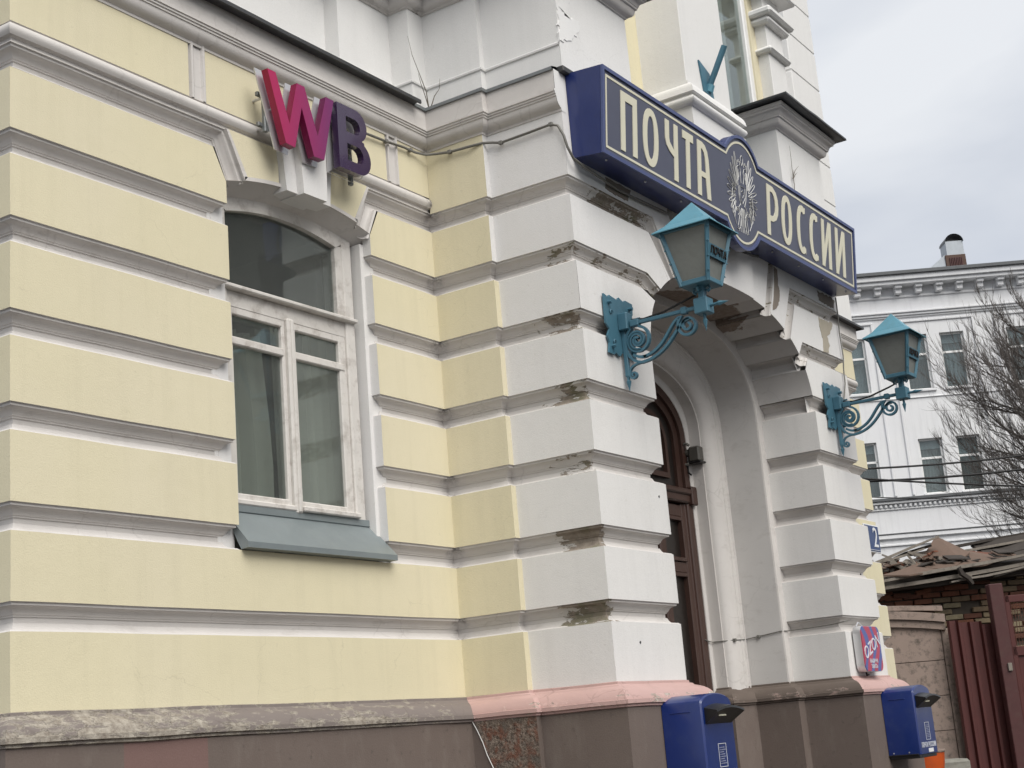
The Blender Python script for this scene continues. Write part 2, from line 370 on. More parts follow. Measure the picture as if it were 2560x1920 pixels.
# ------------------------------------------------------------------ ground
structure(make('ground', ([(x, y, 0) for x, y in ((-400, -400), (400, -400), (400, 400), (-400, 400))], [(0, 1, 2, 3)]), 'asphalt'))
pave = structure(make('pavement', ([(-3.1, -3.3, .004), (12.8, -3.3, .004), (12.8, -.2, .004), (-3.1, -.2, .004)], [(0, 1, 2, 3)]), 'mortar'))

# ------------------------------------------------------------------ post office building
XI, XS, XD, XE, XF = 3.2507, 3.3016, 4.1611, 6.8846, 7.7047
YJ, YC, Y1 = -.4445, -1.0094, -.545
XI2, XW2, XR = 7.7556, 9.0, 10.80            # right return, right window axis, right corner
WL, WR, XW = 1.391, 2.608, 2.0
BELT = [4.948, 4.521, 4.095, 3.660, 3.233, 2.792, 2.363]; PL = 1.90; GH = .127
bld = thing('post_office_building', 'yellow and white rusticated old building with arched portal', 'building', (5.5, 0, 0))
def cove(p0, p1, n, bulge):
    """n points from p0 to p1 bulged sideways"""
    o = []
    for i in range(n+1):
        t = i/n; x = p0[0]+(p1[0]-p0[0])*t; y = p0[1]+(p1[1]-p0[1])*t
        nx, ny = -(p1[1]-p0[1]), p1[0]-p0[0]; k = math.sin(math.pi*t)*bulge; o.append((x+nx*k, y+ny*k))
    return o
# groove profile (distance below the block's lower edge, recess)
GP = [(0, 0), (.002, .010), (.014, .011)]+cove((.015, .012), (.049, .053), 5, .16)+[(.051, .058), (.058, .060), (.059, .067), (.083, .067), (.085, .060)]+cove((.089, .058), (.119, .010), 5, .22)+[(.121, .008), (.127, 0)]
def gplan(zk): return [(-d, zk-s) for s, d in GP]
REV = .06
PATH_L = [(0, 4), (0, 0), (WL, 0), (WL, REV)]
PATH_M = [(WR, REV), (WR, 0), (XI, 0), (XI, YJ), (XS, YJ), (XS, YC), (XD, YC), (XD, Y1)]
WL2, WR2 = XW2-.608, XW2+.608
PATH_R = [(XE, Y1), (XE, YC), (XF, YC), (XF, YJ), (XI2, YJ), (XI2, 0), (WL2, 0), (WL2, REV)]
PATH_R2 = [(WR2, REV), (WR2, 0), (XR, 0), (XR, 4)]
MM = ['yellow_plaster', 'white_plaster']
SEG_M = [1, 0, 0, 0, 1, 1, 1]; SEG_R = [1, 1, 1, 1, 0, 0, 1]; SEG_L = [0, 0, 1]; SEG_R2 = [1, 0, 0]
def wear_belt(p):
    x, y, z = p; w_ = .05
    if abs(x-XS) < .09 and y < YJ+.02:
        k = smoothstep(YJ-.02, YC+.15, y); near = lambda a: 1 if abs(z-a+.05) < .09 else 0
        w_ = .1+k*(.78+.8*abs(noise.noise((y*3.1, z*7.7, 1.3))))*(.42*near(4.521)+.64*near(4.095)+.58*near(3.66)+.50*near(3.233)+.72*near(2.792)+.74*near(2.363)+.15*near(4.948))
    elif abs(y-YC) < .1 and x < XD and z > 4.75: w_ = .62*smoothstep(3.4, 3.8, x)+.1
    elif abs(y-YC) < .1 and z > 4.3: w_ = .45
    elif z < 2.4 and y < .1 and x > 2.2: w_ = .16
    return w_
def course(path, seg, z0, z1):
    run = 0
    while run < len(seg):        # one block object for each stretch of one colour
        e = run
        while e < len(seg) and seg[e] == seg[run]: e += 1
        vf, _ = sweep_plan(path[run:e+1], [(0, z0), (0, (z0+z1)/2), (0, z1)])
        # keep mitres right at the ends: offsets are zero so nothing shifts
        make('course_block', vf, MM[seg[run]], bld, wobble=.003); run = e
def belt(path, zk, name='belt_moulding', prof=None):
    vf, fm = sweep_plan(path, prof or gplan(zk)); return make(name, vf, 'moulding', bld, smooth=38, wear=wear_belt, wobble=.003)
# lowest two courses run past the windows
FULL = PATH_L[:2]+PATH_M[2:]; FULLR = PATH_R[:6]+[(XR, 0), (XR, 4)]
SEG_F = [0, 0]+SEG_M[2:]; SEG_FR = SEG_R[:4]+[0, 0, 0]
for z0, z1 in ((PL, BELT[6]-GH), (BELT[6], BELT[5]-GH)):
    course(FULL, SEG_F, z0, z1); course(FULLR, SEG_FR, z0, z1)
belt(FULL, BELT[6]); belt(FULLR, BELT[6])
for k in (5, 4, 3):
    for pth, sg in ((PATH_L, SEG_L), (PATH_M, SEG_M), (PATH_R, SEG_R), (PATH_R2, SEG_R2)):
        belt(pth, BELT[k]); course(pth, sg, BELT[k], BELT[k-1]-GH)
k = 2
for pth in (PATH_L, PATH_M, PATH_R, PATH_R2): belt(pth, BELT[k])
# above the third belt the portal arch cuts the front of the pier
AX, AA, AB, AZ, AN = 5.523, 1.362, .81, 3.90, 2.5
def arch_pts(a, b, n=2.5, z0=AZ, m=72, zb=None, xc=AX):
    pts = []
    for i in range(m+1):
        th = math.pi*(1-i/m); c, s = math.cos(th), math.sin(th)
        pts.append((xc+a*math.copysign(abs(c)**(2/n), c), z0+b*max(s, 0)**(2/n)))
    if zb is not None:
        low = [z0+(zb-z0)*(1-j/8) for j in range(8)]
        pts = [(xc-a, z) for z in low]+pts+[(xc+a, z) for z in low[::-1]]
    return pts
ARCH = arch_pts(AA, AB, AN, AZ, 400)
def arch_between(xa, xb): return [p for p in ARCH if xa < p[0] < xb and p[1] > 4.09][::6]
def arch_z(x):
    u = min(1, abs(x-AX)/AA); return AZ+AB*(1-u**AN)**(1/AN)
def arch_x(z, side): return AX+side*AA*(1-((z-AZ)/AB)**AN)**(1/AN)
M_TOP = PATH_M[:6]; R_TOP = PATH_R[2:]
zb0, zb1 = BELT[2], BELT[1]-GH
for pth, sg in ((PATH_L, SEG_L), (PATH_R2, SEG_R2), (PATH_M[:6], SEG_M[:5]), (PATH_R[2:], SEG_R[2:])):
    course(pth, sg, zb0, zb1)
for pth in (PATH_L, PATH_R2, PATH_M[:6]+[(4.0, YC)], [(7.05, YC)]+PATH_R[2:]): belt(pth, BELT[1])
def block(pts, mat='white_plaster', y=YC): return make('course_block', poly(pts, y), mat, bld)
def groove(path, y, prof=None, name='joint_moulding'): return make(name, sweep_face(path, prof or GP, y), 'moulding', bld, smooth=38, wear=wear_belt, wobble=.003)
# portal front, left side
ax = arch_x(zb0, -1)
block([(XS, zb0), (ax, zb0)]+arch_between(ax, 4.29)+[(4.29, arch_z(4.29)), (4.125, zb1), (XS, zb1)])
groove([(4.0, BELT[1]), (4.222, BELT[1]), (4.392, arch_z(4.392))], YC)
block([(XS, BELT[1]), (4.222, BELT[1]), (4.392, arch_z(4.392))]+arch_between(4.392, 4.553)+[(4.553, arch_z(4.553)), (4.308, BELT[0]-GH), (XS, BELT[0]-GH)])
groove([(4.1, BELT[0]), (4.385, BELT[0]), (4.64, arch_z(4.64))], YC)
block([(XS, BELT[0]), (4.385, BELT[0]), (4.64, arch_z(4.64))]+arch_between(4.64, 4.785)+[(4.785, arch_z(4.785)), (4.62, 5.06), (4.62, 5.62), (XS, 5.62)])
GK = [(s*.8, d) for s, d in GP]
groove([(4.785, arch_z(4.785)), (4.62, 5.06), (4.62, 5.6)], YC, GK)
# portal front, right side
ax = arch_x(zb0, 1)
block([(XF, zb0), (XF, zb1), (6.862, zb1), (6.79, arch_z(6.79))]+arch_between(6.79, ax)+[(ax, zb0)])
groove([(6.70, arch_z(6.70)), (6.80, BELT[1]), (7.05, BELT[1])], YC)
block([(XF, BELT[1]), (XF, BELT[0]-GH), (6.737, BELT[0]-GH), (6.56, arch_z(6.56))]+arch_between(6.56, 6.70)+[(6.70, arch_z(6.70)), (6.80, BELT[1])])
groove([(6.46, arch_z(6.46)), (6.68, BELT[0]), (7.0, BELT[0])], YC)
block([(XF, BELT[0]), (XF, 5.62), (6.405, 5.62), (6.405, 5.06), (6.223, arch_z(6.223))]+arch_between(6.223, 6.46)+[(6.46, arch_z(6.46)), (6.68, BELT[0])])
groove([(6.125, arch_z(6.125)), (6.30, 5.06), (6.30, 5.6)], YC, GK)
key = [(4.885, arch_z(4.885))]+arch_between(4.885, 6.125)+[(6.125, arch_z(6.125)), (6.30, 5.06), (6.30, 5.62), (4.745, 5.62), (4.745, 5.06)]
make('keystone', poly(key, YC), 'white_plaster', bld)
kk = [(5.14, arch_z(5.14)-.012)]+[(x, z-.012) for x, z in arch_between(5.14, 5.888)]+[(5.888, arch_z(5.888)-.012), (5.94, 5.06), (5.94, 5.6), (5.09, 5.6), (5.09, 5.06)]
make('keystone_face', prism(kk, YC-.022, YC+.2), 'white_plaster', bld)
# the two belts round the portal corner at the top course
belt([(2.80, 0)]+PATH_M[2:6]+[(4.1, YC)], BELT[0]); belt([(7.0, YC)]+PATH_R[2:6]+[(XW2-.80, 0)], BELT[0])
belt([(XW2+.80, 0), (XR, 0), (XR, 4)], BELT[0]); belt(PATH_L[:2]+[(1.2, 0)], BELT[0])
for pth, sg in (([(XI, 0), (XI, YJ), (XS, YJ), (XS, YC)], [0, 1, 1]), ([(XF, YC), (XF, YJ), (XI2, YJ), (XI2, 0)], [1, 1, 0])):
    course(pth, sg, BELT[1], BELT[0]-GH); course(pth, sg, BELT[0], 5.40)
course([(0, 4), (0, 0)], [0], BELT[1], BELT[0]-GH); course([(XR, 0), (XR, 4)], [0], BELT[1], BELT[0]-GH)
course([(0, 4), (0, 0)], [0], 5.054, 5.40); course([(XR, 0), (XR, 4)], [0], 5.054, 5.40)
# roll under the frieze panels
ROLL_P = [(0, 5.056), (-.012, 5.054), (-.012, 5.045), (.008, 5.041)]+[(.008+.012*math.sin(math.pi*i/6), 5.041-.058*i/6) for i in range(1, 7)]+[(-.014, 4.978), (-.014, 4.956), (0, 4.952), (0, BELT[0])]
ROLL_F = [(5.056-z, -o) for o, z in ROLL_P]
VS = [(0, 0), (.003, .012), (.012, .012), (.015, -.008), (.030, -.008), (.033, .022), (.042, .022), (.046, .006), (.094, .006), (.100, -.010), (.113, -.010), (.117, .010), (.125, 0)]
def window_zone(xw, left_edge, right_edge, v1, v2, i0, i1):
    """panels, voussoirs, keystone, reveal and joinery round one ground floor window whose axis is x=xw"""
    f = lambda dx: xw+dx
    wl, wr = xw-.608, xw+.608
    # stepped block course beside the arch
    make('course_block', poly([(left_edge, BELT[1]), (wl, BELT[1]), (wl, 4.645), (f(-.70), BELT[0]-GH), (left_edge, BELT[0]-GH)], 0), 'yellow_plaster', bld)
    make('course_block', poly([(wr, BELT[1]), (right_edge, BELT[1]), (right_edge, BELT[0]-GH), (f(.70), BELT[0]-GH), (wr, 4.645)], 0), 'yellow_plaster', bld)
    for s, x in ((1, wl), (-1, wr)):
        make('reveal_block', ([(x, 0, BELT[1]), (x, REV, BELT[1]), (x, REV, 4.645), (x, 0, 4.645)], [(0, 1, 2, 3)]), 'white_plaster', bld)
    groove([(1.2 if i0 else f(-.8), BELT[0]), (f(-.605), BELT[0]), (f(-.478), 4.672)], 0)
    groove([(f(.478), 4.672), (f(.605), BELT[0]), (f(.80), BELT[0])], 0)
    # frieze panels between roll and cornice
    for a, b in ((left_edge, v1), (v1+.125, v2), (v2+.125, right_edge)):
        make('frieze_panel', poly([(a, 5.056), (b, 5.056), (b, 5.40), (a, 5.40)], 0), 'yellow_plaster', bld)
    for v in (v1, v2): make('panel_strip', sweep_face([(v, 5.056), (v, 5.40)], VS, 0), 'moulding', bld, smooth=38, wear=wear_belt)
    for a, b in ((v1, f(-.21)), (f(.21), right_edge)):
        make('panel_roll', sweep_face([(a+(.0 if a != v1 else 0), 5.056), (b, 5.056)], ROLL_F, 0), 'moulding', bld, smooth=40, wear=wear_belt, wobble=.003)
    if i0: vf, _ = sweep_plan([(0, 4), (0, 0), (v1, 0)], ROLL_P)
    else: vf, _ = sweep_plan([(left_edge, 0), (v1, 0)], ROLL_P)
    make('panel_roll', vf, 'moulding', bld, smooth=40, wear=wear_belt, wobble=.003)
    if i1:
        vf, _ = sweep_plan([(XR, 0), (XR, 4)], ROLL_P); make('panel_roll', vf, 'moulding', bld, smooth=40, wear=wear_belt)
    # voussoirs with a white edge along the arch
    za = lambda dx: 4.735-(dx/.608)**2*.082
    arcp = lambda d0, d1, n=8: [(f(d0+(d1-d0)*i/n), za(d0+(d1-d0)*i/n)) for i in range(n+1)]
    make('voussoir', prism([(f(-.59), 4.952)]+[(x, z+.024) for x, z in arcp(-.462, -.20)]+[(f(-.20), 4.952)], -.012, .05), 'yellow_plaster', bld)
    make('voussoir', prism([(f(.20), 4.952)]+[(x, z+.024) for x, z in arcp(.20, .462)]+[(f(.59), 4.952)], -.012, .05), 'yellow_plaster', bld)
    for d0, d1 in ((-.478, -.18), (.18, .478)):
        a = arcp(d0, d1); make('arch_edge', prism(a+[(x, z+.022) for x, z in a[::-1]], -.016, .05), 'moulding', bld, wear=wear_belt)
    for s in (-1, 1):
        e = [(f(s*.478), za(.478)), (f(s*.608), 4.948), (f(s*.588), 4.948), (f(s*.456), za(.456)+.02)]
        make('arch_edge', prism(e, -.016, .05), 'moulding', bld, wear=wear_belt)
    # keystone in three facets
    kz = 4.70
    make('keystone', prism([(f(-.185), kz), (f(.185), kz), (f(.225), 5.075), (f(-.225), 5.075)], -.055, .10), 'white_plaster', bld)
    make('keystone_face', prism([(f(-.098), kz-.008), (f(.098), kz-.008), (f(.122), 5.09), (f(-.122), 5.09)], -.105, .10), 'white_plaster', bld)
    # arch soffit and inner jambs
    n = 20; so_ = [(f(-.66+1.32*i/n), za(min(.66, abs(-.66+1.32*i/n)))) for i in range(n+1)]
    make('arch_soffit', ([(x, .0, z) for x, z in so_]+[(x, .128, min(z, 4.668-((x-xw)/.60)**2*.075)) for x, z in so_], [(i, i+1, n+2+i, n+1+i) for i in range(n)]), 'moulding', bld, wear=wear_belt)
    for s in (-1, 1):
        xj = f(s*.580)
        make('window_jamb', (bbox(min(xj, xj+s*.12), max(xj, xj+s*.12), REV, .36, 2.66, 4.60, .004)), 'white_plaster', bld)
    # joinery
    y0, y1 = .115, .17; A = lambda dx: 4.690-(dx/.60)**2*.075; G = lambda dx: 4.606-(dx/.44)**2*.054; f0_ = f; f = lambda dx: f0_(dx-.022)
    n = 24; ot = [(f(-.572+1.144*i/n), A(-.572+1.144*i/n)) for i in range(n+1)]; it = [(f(-.480+.92*i/n), G(-.480+.92*i/n)) for i in range(n+1)]
    rows = [[(x, y0, z) for x, z in ot], [(x, y0, z) for x, z in it], [(x, y1, z) for x, z in it]]
    fr = join(grid(rows), bbox(f(-.574), f(-.492), y0-.006, y1, 2.90, 4.62, .008), bbox(f(.492), f(.574), y0-.006, y1, 2.90, 4.62, .008), bbox(f(-.50), f(-.478), y0+.004, y1, 4.11, 4.57, .006), bbox(f(.438), f(.50), y0+.004, y1, 4.11, 4.57, .006), bbox(f(-.54), f(.54), y0+.012, y1, 2.90, 2.965, .006), bbox(f(-.55), f(.55), y0+.01, y1, 4.00, 4.10, .008))
    win = make('window', fr, 'old_frame', bld); W_ = lambda nm, vf, m, **k: make(nm, vf, m, win, **k)
    W_('transom_ledge', join(bbox(f(-.57), f(.57), y0-.035, y0+.03, 4.096, 4.120, .006)), 'old_frame')
    W_('mullion', join(bbox(f(-.030), f(.030), y0-.012, y1, 2.91, 4.02, .01), bbox(f(-.012), f(.012), y0-.022, y0, 2.92, 4.01, .005)), 'old_frame')
    for s in (-1, 1):
        a, b = sorted((f(s*.030), f(s*.496)))
        st_ = .052 if s < 0 else .062; zi = (a, a+.028) if s > 0 else (b-.028, b); zo_ = (b-st_, b) if s > 0 else (a, a+st_)
        W_('sash', join(bbox(zi[0], zi[1], y0+.012, y1-.01, 2.95, 4.02, .006), bbox(zo_[0], zo_[1], y0+.012, y1-.01, 2.95, 4.02, .006), bbox(a, b, y0+.013, y1-.012, 2.945, 2.99, .006), bbox(a, b, y0+.013, y1-.012, 3.965, 4.02, .006), bbox(a+.02, b-.02, y0+.006, y1-.013, 3.795, 3.840, .006)), 'old_frame')
        W_('drip_rail', join(bbox(a-.01, b+.01, y0-.03 if s > 0 else y0-.012, y0+.03, 2.925, 2.955, .006)), 'old_frame')
        W_('pane', box(a+.02, b-.02, y0+.035, y0+.04, 2.97, 3.81), 'glass'); W_('pane', box(a+.02, b-.02, y0+.035, y0+.04, 3.82, 4.0), 'glass')
    fan = [(f(.45), 4.08), (f(-.49), 4.08)]+[(x, z+.02) for x, z in it]
    W_('pane', prism(fan, y0+.035, y0+.04), 'glass')
    f = f0_
    for c0, c1, zt in ((-.60, -.10, 3.93), (.0, .60, 4.02)):
        n2 = 48; cv = [(f(c0+(c1-c0)*i/n2), .255+.028*math.sin(i*.62)+.014*math.sin(i*1.7+1)) for i in range(n2+1)]
        W_('curtain', grid([[(x+(.03*math.sin(k*.8) if c0 < -.3 else 0), y+.004*k, 2.7+(zt-2.7)*k/5) for x, y in cv] for k in range(6)]), 'curtain', smooth=60)
    W_('pelmet', bbox(f(-.6), f(.6), .30, .33, 4.0, 4.06, .004), 'room_grey')
    W_('inner_frame', join(bbox(f(-.62), f(-.56), .40, .44, 2.9, 4.66, .004), bbox(f(.56), f(.62), .40, .44, 2.9, 4.66, .004), bbox(f(-.6), f(.6), .40, .44, 4.05, 4.12, .004), bbox(f(.0), f(.05), .40, .44, 2.9, 4.1, .004)), 'room_grey')
    f = f0_
    # metal sill
    fl = [(f(-.590), .13, 2.900), (f(.600), .13, 2.900), (f(.610), -.055, 2.702), (f(-.606), -.055, 2.702), (f(-.606), -.055, 2.672), (f(.610), -.055, 2.672), (f(.600), .0, 2.668), (f(-.600), .0, 2.668)]
    W_('sill_flashing', (fl, [(0, 1, 2, 3), (3, 2, 5, 4), (4, 5, 6, 7), (0, 3, 4, 7), (1, 6, 5, 2)]), 'flashing')
    W_('sill_upstand', bbox(f(-.575), f(.58), .108, .118, 2.885, 2.925, .003), 'flashing')
    # room behind
    rm = []
    x0, x1, ya, yb, za_, zb_ = f(-1.0), f(1.0), .37, 1.6, 2.3, 4.9
    W_('room', ([(x0, ya, za_), (x1, ya, za_), (x1, yb, za_), (x0, yb, za_), (x0, ya, zb_), (x1, ya, zb_), (x1, yb, zb_), (x0, yb, zb_)], [(0, 1, 2, 3), (4, 7, 6, 5), (3, 2, 6, 7), (0, 3, 7, 4), (1, 5, 6, 2)]), 'room_grey')
window_zone(XW, 0, XI, 1.14, 2.818, True, False)
window_zone(XW2, XI2, XR, XW2-.93, XW2+.735, False, True)
# arch soffit of the portal with the joints cut into it
JO = [(4.29, 4.392), (4.553, 4.64), (4.785, 4.885), (6.125, 6.223), (6.46, 6.56), (6.70, 6.79)]
arcL = [p for p in ARCH if p[1] >= BELT[2]-.001]
def nrm(i, pts):
    a, b = pts[max(0, i-1)], pts[min(len(pts)-1, i+1)]; dx, dz = b[0]-a[0], b[1]-a[1]; l = math.hypot(dx, dz); return (-dz/l, dx/l)
runs = []; edges = [arcL[0][0]]+[e for j in JO for e in j]+[arcL[-1][0]]
def wear_soffit(p):
    x, y, z = p; k = math.exp(-((x-5.75)/.55)**2)
    return .12+.75*k*smoothstep(YC+.08, Y1, y)+.35*smoothstep(4.45, 4.7, z)
for i in range(0, len(edges), 2):
    a, b = edges[i], edges[i+1]; pts = [p for p in arcL if a <= p[0] <= b]
    ys = [YC+(Y1-YC)*j/6 for j in range(7)]
    make('soffit_block', grid([[(x, y, z) for x, z in pts[::3]+[pts[-1]]] for y in ys]), 'soffit', bld, smooth=30, wear=wear_soffit)
for a, b in JO:
    pts = [p for p in arcL if a-.01 <= p[0] <= b+.01]; q = []
    for s, d in GP:
        x = a+(b-a)*s/GH; n_ = nrm(1, [(x-.01, arch_z(x-.01)), (x, arch_z(x)), (x+.01, arch_z(x+.01))]); q.append((x+n_[0]*d, arch_z(x)+n_[1]*d))
    ys = [YC+.045]+[YC+.1+(Y1-YC-.1)*j/5 for j in range(6)]
    make('soffit_joint', grid([[(x, y, z) for x, z in q] for y in ys]), 'soffit', bld, smooth=38, wear=wear_soffit)
# inner orders of the portal
def order(rows, mat, name, zb=PL-.06, **k):
    g = [[(x, y, z) for x, z in arch_pts(a, b, n, z0, 72, zb)] for a, b, y, n, z0 in rows]
    return make(name, grid(g), mat, bld, smooth=35, wear=lambda p: .1, wobble=.002, **k)
Z0 = 3.9
order([(AA+.07, AB+.07, Y1, 2.5, Z0), (1.262, .742, Y1, 2.5, Z0), (1.258, .738, Y1-.012, 2.5, Z0), (1.247, .730, Y1-.012, 2.5, Z0), (1.243, .727, Y1, 2.5, Z0)], 'moulding', 'arch_strip')
order([(1.243, .727, Y1, 2.5, Z0), (1.243, .727, -.40, 2.5, Z0), (1.243, .727, -.235, 2.5, Z0)], 'soffit', 'arch_reveal')
order([(1.243, .727, -.235, 2.5, Z0), (1.232, .717, -.243, 2.5, Z0), (1.220, .705, -.243, 2.5, Z0), (1.214, .70, -.232, 2.5, Z0), (1.175, .66, -.232, 2.5, Z0), (1.168, .655, -.222, 2.5, Z0), (1.150, .635, -.222, 2.45, Z0)]
      + [(1.150-.13*math.sin(math.pi/2*i/6), .635-.135*math.sin(math.pi/2*i/6), -.148-.074*math.cos(math.pi/2*i/6), 2.4, Z0) for i in range(7)]+[(1.008, .487, -.148, 2.35, Z0)], 'moulding', 'arch_architrave')
order([(1.008, .487, -.148, 2.35, Z0), (1.008, .487, -.055, 2.35, Z0), (.990, .475, -.052, 2.3, Z0-.02), (.955, .50, -.052, 2.2, Z0-.06), (.955, .50, .02, 2.2, Z0-.06)], 'moulding', 'arch_inner_jamb', PL-.10)
bk = [arch_pts(AA+e, AB+e, 2.5, AZ, 72) for e in (.004, .30)]
make('arch_backing', grid([[(x, YC+.072, z) for x, z in q] for q in bk]), 'white_plaster', bld)
# plinth
def ovolo(p0, p1, n): return cove(p0, p1, n, -.12)
PMP = [(0, PL), (.010, PL-.003), (.012, PL-.016), (.026, PL-.020), (.032, PL-.028)]+cove((.034, PL-.030), (.124, PL-.098), 6, .12)+[(.126, PL-.106), (.140, PL-.108), (.141, PL-.130), (.128, PL-.134), (.128, PL-.146), (.118, PL-.150)]
PBP = [(.118, PL-.150), (.118, 1.2), (.118, .6), (.118, -.05)]
IN = [(5.523-.94, .05), (5.523-1.008, .05), (5.523-1.008, -.15), (5.523-1.243, -.235), (5.523-1.243, Y1)]
PPL = [(0, 4), (0, 0), (XI, 0), (XI, YJ), (XS, YJ), (XS, YC), (XD, YC), (XD, Y1), (XD+.12, Y1), (XD+.12, -.235), (XD+.354, -.15), (XD+.354, .0)]
PPR = [(XE-.354, .0), (XE-.354, -.15), (XE-.12, -.235), (XE-.12, Y1), (XE, Y1), (XE, YC), (XF, YC), (XF, YJ), (XI2, YJ), (XI2, 0), (XR, 0), (XR, 4)]
def wear_pl(p):
    x, y, z = p
    if y > -.16 and x < XI-.1: return .56-.26*smoothstep(1.6, 3.2, x)+.1*math.sin(x*3.1)+(.1 if z < PL-.09 else 0)
    if abs(z-(PL-.11)) < .03: return .45
    return .14
PMm = ['plinth_moulding_old', 'plinth_moulding_pink', 'plinth_moulding_brown']
for pth, sg, nm in ((PPL, [0, 0, 1, 1, 1, 1, 2, 2, 2, 2, 2], 0), (PPR, [2, 2, 2, 2, 2, 1, 1, 1, 0, 0, 0], 1)):
    vf, _ = sweep_plan(pth, PBP, None, .3); make('plinth', vf, 'plinth_brown', bld)
    i = 0
    vf, fm = sweep_plan(pth, PMP, sg, .1); make('plinth_moulding', vf, PMm, bld, fm=fm, smooth=38, wear=wear_pl, wobble=.006)
# bare patch where the plinth render has fallen off
px = XI-.118-.004
make('exposed_patch', ([(px, -.14, 1.752), (px, -.19, 1.63), (px, -.25, 1.48), (px, -.34, 1.2), (px, -.58, 1.2), (px, -.572, 1.48), (px, -.566, 1.752)], [tuple(range(7))]), 'rubble', bld)
make('render_edge', tube([(px-.004, -.12, 1.76), (px-.004, -.155, 1.70), (px-.004, -.188, 1.63), (px-.004, -.212, 1.56), (px-.004, -.25, 1.48), (px-.004, -.30, 1.33), (px-.004, -.34, 1.2)], .003, 5), 'white_plaster', bld)
# cornice
CP = [(0, 5.362), (.006, 5.364), (.006, 5.378)]+cove((.008, 5.380), (.052, 5.446), 6, -.16)+[(.058, 5.448), (.058, 5.460), (.065, 5.462), (.065, 5.474), (.072, 5.476), (.072, 5.489), (.060, 5.493), (.060, 5.625)]
TINA = [(-.40, 5.70), (.02, 5.665), (.128, 5.638), (.130, 5.614), (.118, 5.612), (.114, 5.630), (.05, 5.622)]
TINB = [(-.40, 5.69), (.02, 5.652), (.072, 5.640), (.074, 5.618), (.062, 5.617), (.06, 5.626)]
for pth in ([(0, 4), (0, 0), (XI, 0), (XI, YJ), (XS, YJ), (XS, YC)], [(XF, YC), (XF, YJ), (XI2, YJ), (XI2, 0), (XR, 0), (XR, 4)]):
    vf, _ = sweep_plan(pth, CP, None, .2); make('cornice', vf, 'moulding', bld, smooth=34, wear=lambda p: .04, wobble=.003)
xx = XS
for y, nm in ((YC, XS), ):
    make('cornice_end', ([(XS-o, YC-.002, z) for o, z in CP]+[(XS+.05, YC-.002, 5.625), (XS+.05, YC-.002, 5.362)], [tuple(range(len(CP)+2))]), 'white_upper', bld)
    make('cornice_end', ([(XF+o, YC-.002, z) for o, z in CP]+[(XF-.05, YC-.002, 5.625), (XF-.05, YC-.002, 5.362)], [tuple(range(len(CP)+2))[::-1]]), 'white_upper', bld)
for pth, pr, m in (([(0, 4), (0, 0), (3.06, 0)], TINA, 'tin_dark'), ([(3.06, 0), (XI, 0), (XI, YJ), (XS, YJ), (XS, YC)], TINB, 'tin_grey'), ([(XF, YC), (XF, YJ), (XI2, YJ), (XI2, 0), (XR, 0), (XR, 4)], TINA, 'tin_dark')):
    vf, _ = sweep_plan(pth, pr, None, .25); make('eaves_flashing', vf, m, bld, wobble=.004)
make('portal_roof', bbox(XS-.0, XF, YC-.04, .2, 5.622, 5.66, .004), 'tin_dark', bld)
# upper storey
UP = [(.1, 4), (.1, .27), (2.62, .27), (2.62, .16), (3.15, .16), (3.15, 0), (3.31, 0), (3.31, YJ+.01), (3.36, YJ+.01), (3.36, YC), (4.29, YC), (4.29, -.66), (5.17, -.66)]
xm = 5.52*2
UPR = [(6.84, -.5), (6.84, YC), (7.765, YC), (7.765, YJ), (7.80, YJ), (7.80, .0), (7.95, 0), (7.95, .16), (10.15, .16), (10.15, 0), (10.95, 0), (10.95, 4)]
LEDGE = [(.006, 5.60), (.006, 5.826), (.016, 5.830), (.018, 5.842), (.010, 5.850), (0, 5.856)]
for pth, top, seg in ((UP[:11], 6.365, None), (UP[10:], 6.365, None), (UPR[:7], 6.365, None)):
    vf, _ = sweep_plan(pth, [(0, 5.60), (0, 6.0), (0, top)]); make('upper_wall', vf, 'white_upper', bld, wobble=.003)
vf, _ = sweep_plan(UP[:10], LEDGE); make('base_ledge', vf, 'white_upper', bld, smooth=40, wobble=.004)
CAP = [(0, 6.362), (.012, 6.366), (.014, 6.374)]+cove((.016, 6.376), (.058, 6.424), 5, -.2)+[(.060, 6.434), (.072, 6.438), (.074, 6.452)]+cove((.078, 6.454), (.112, 6.492), 4, .18)+[(.114, 6.508), (.124, 6.510), (.124, 6.54)]
TINC = [(-.3, 6.60), (.205, 6.566), (.206, 6.548), (.19, 6.546), (.12, 6.552)]
vf, _ = sweep_plan(UP[:12], CAP, None, .3); make('pedestal_cap', vf, 'moulding', bld, smooth=34, wear=lambda p: .03)
vf, _ = sweep_plan(UPR[:7], CAP, None, .3); make('pedestal_cap', vf, 'moulding', bld, smooth=34, wear=lambda p: .12, wobble=.004)
vf, _ = sweep_plan(UP[:12], TINC, None, .3); make('cap_flashing', vf, 'tin_dark', bld)
vf, _ = sweep_plan(UPR[:7], TINC, None, .2); make('cap_flashing', vf, 'tin_dark', bld, wobble=.006)
# wall above the pedestals, and the right wing
vf, _ = sweep_plan([(.1, 4), (.1, .27), (3.31, .27), (3.31, -.66), (5.17, -.66)], [(0, 6.5), (0, 7.6), (0, 8.6)], None, .5); make('upper_wall', vf, 'white_upper', bld)
make('recess_wall', poly([(4.20, 5.62), (5.2, 5.62), (5.2, 8.6), (4.20, 8.6)], -.662), 'yellow_plaster', bld)
vf, _ = sweep_plan(UPR[3:7], [(0, 6.365), (0, 7.0), (0, 8.6)], None, .5); make('upper_wall', vf, 'white_upper', bld)
vf, _ = sweep_plan(UPR[6:9], [(0, 5.60), (0, 7.0), (0, 8.6)], None, .5); make('upper_wall', vf, 'white_upper', bld)
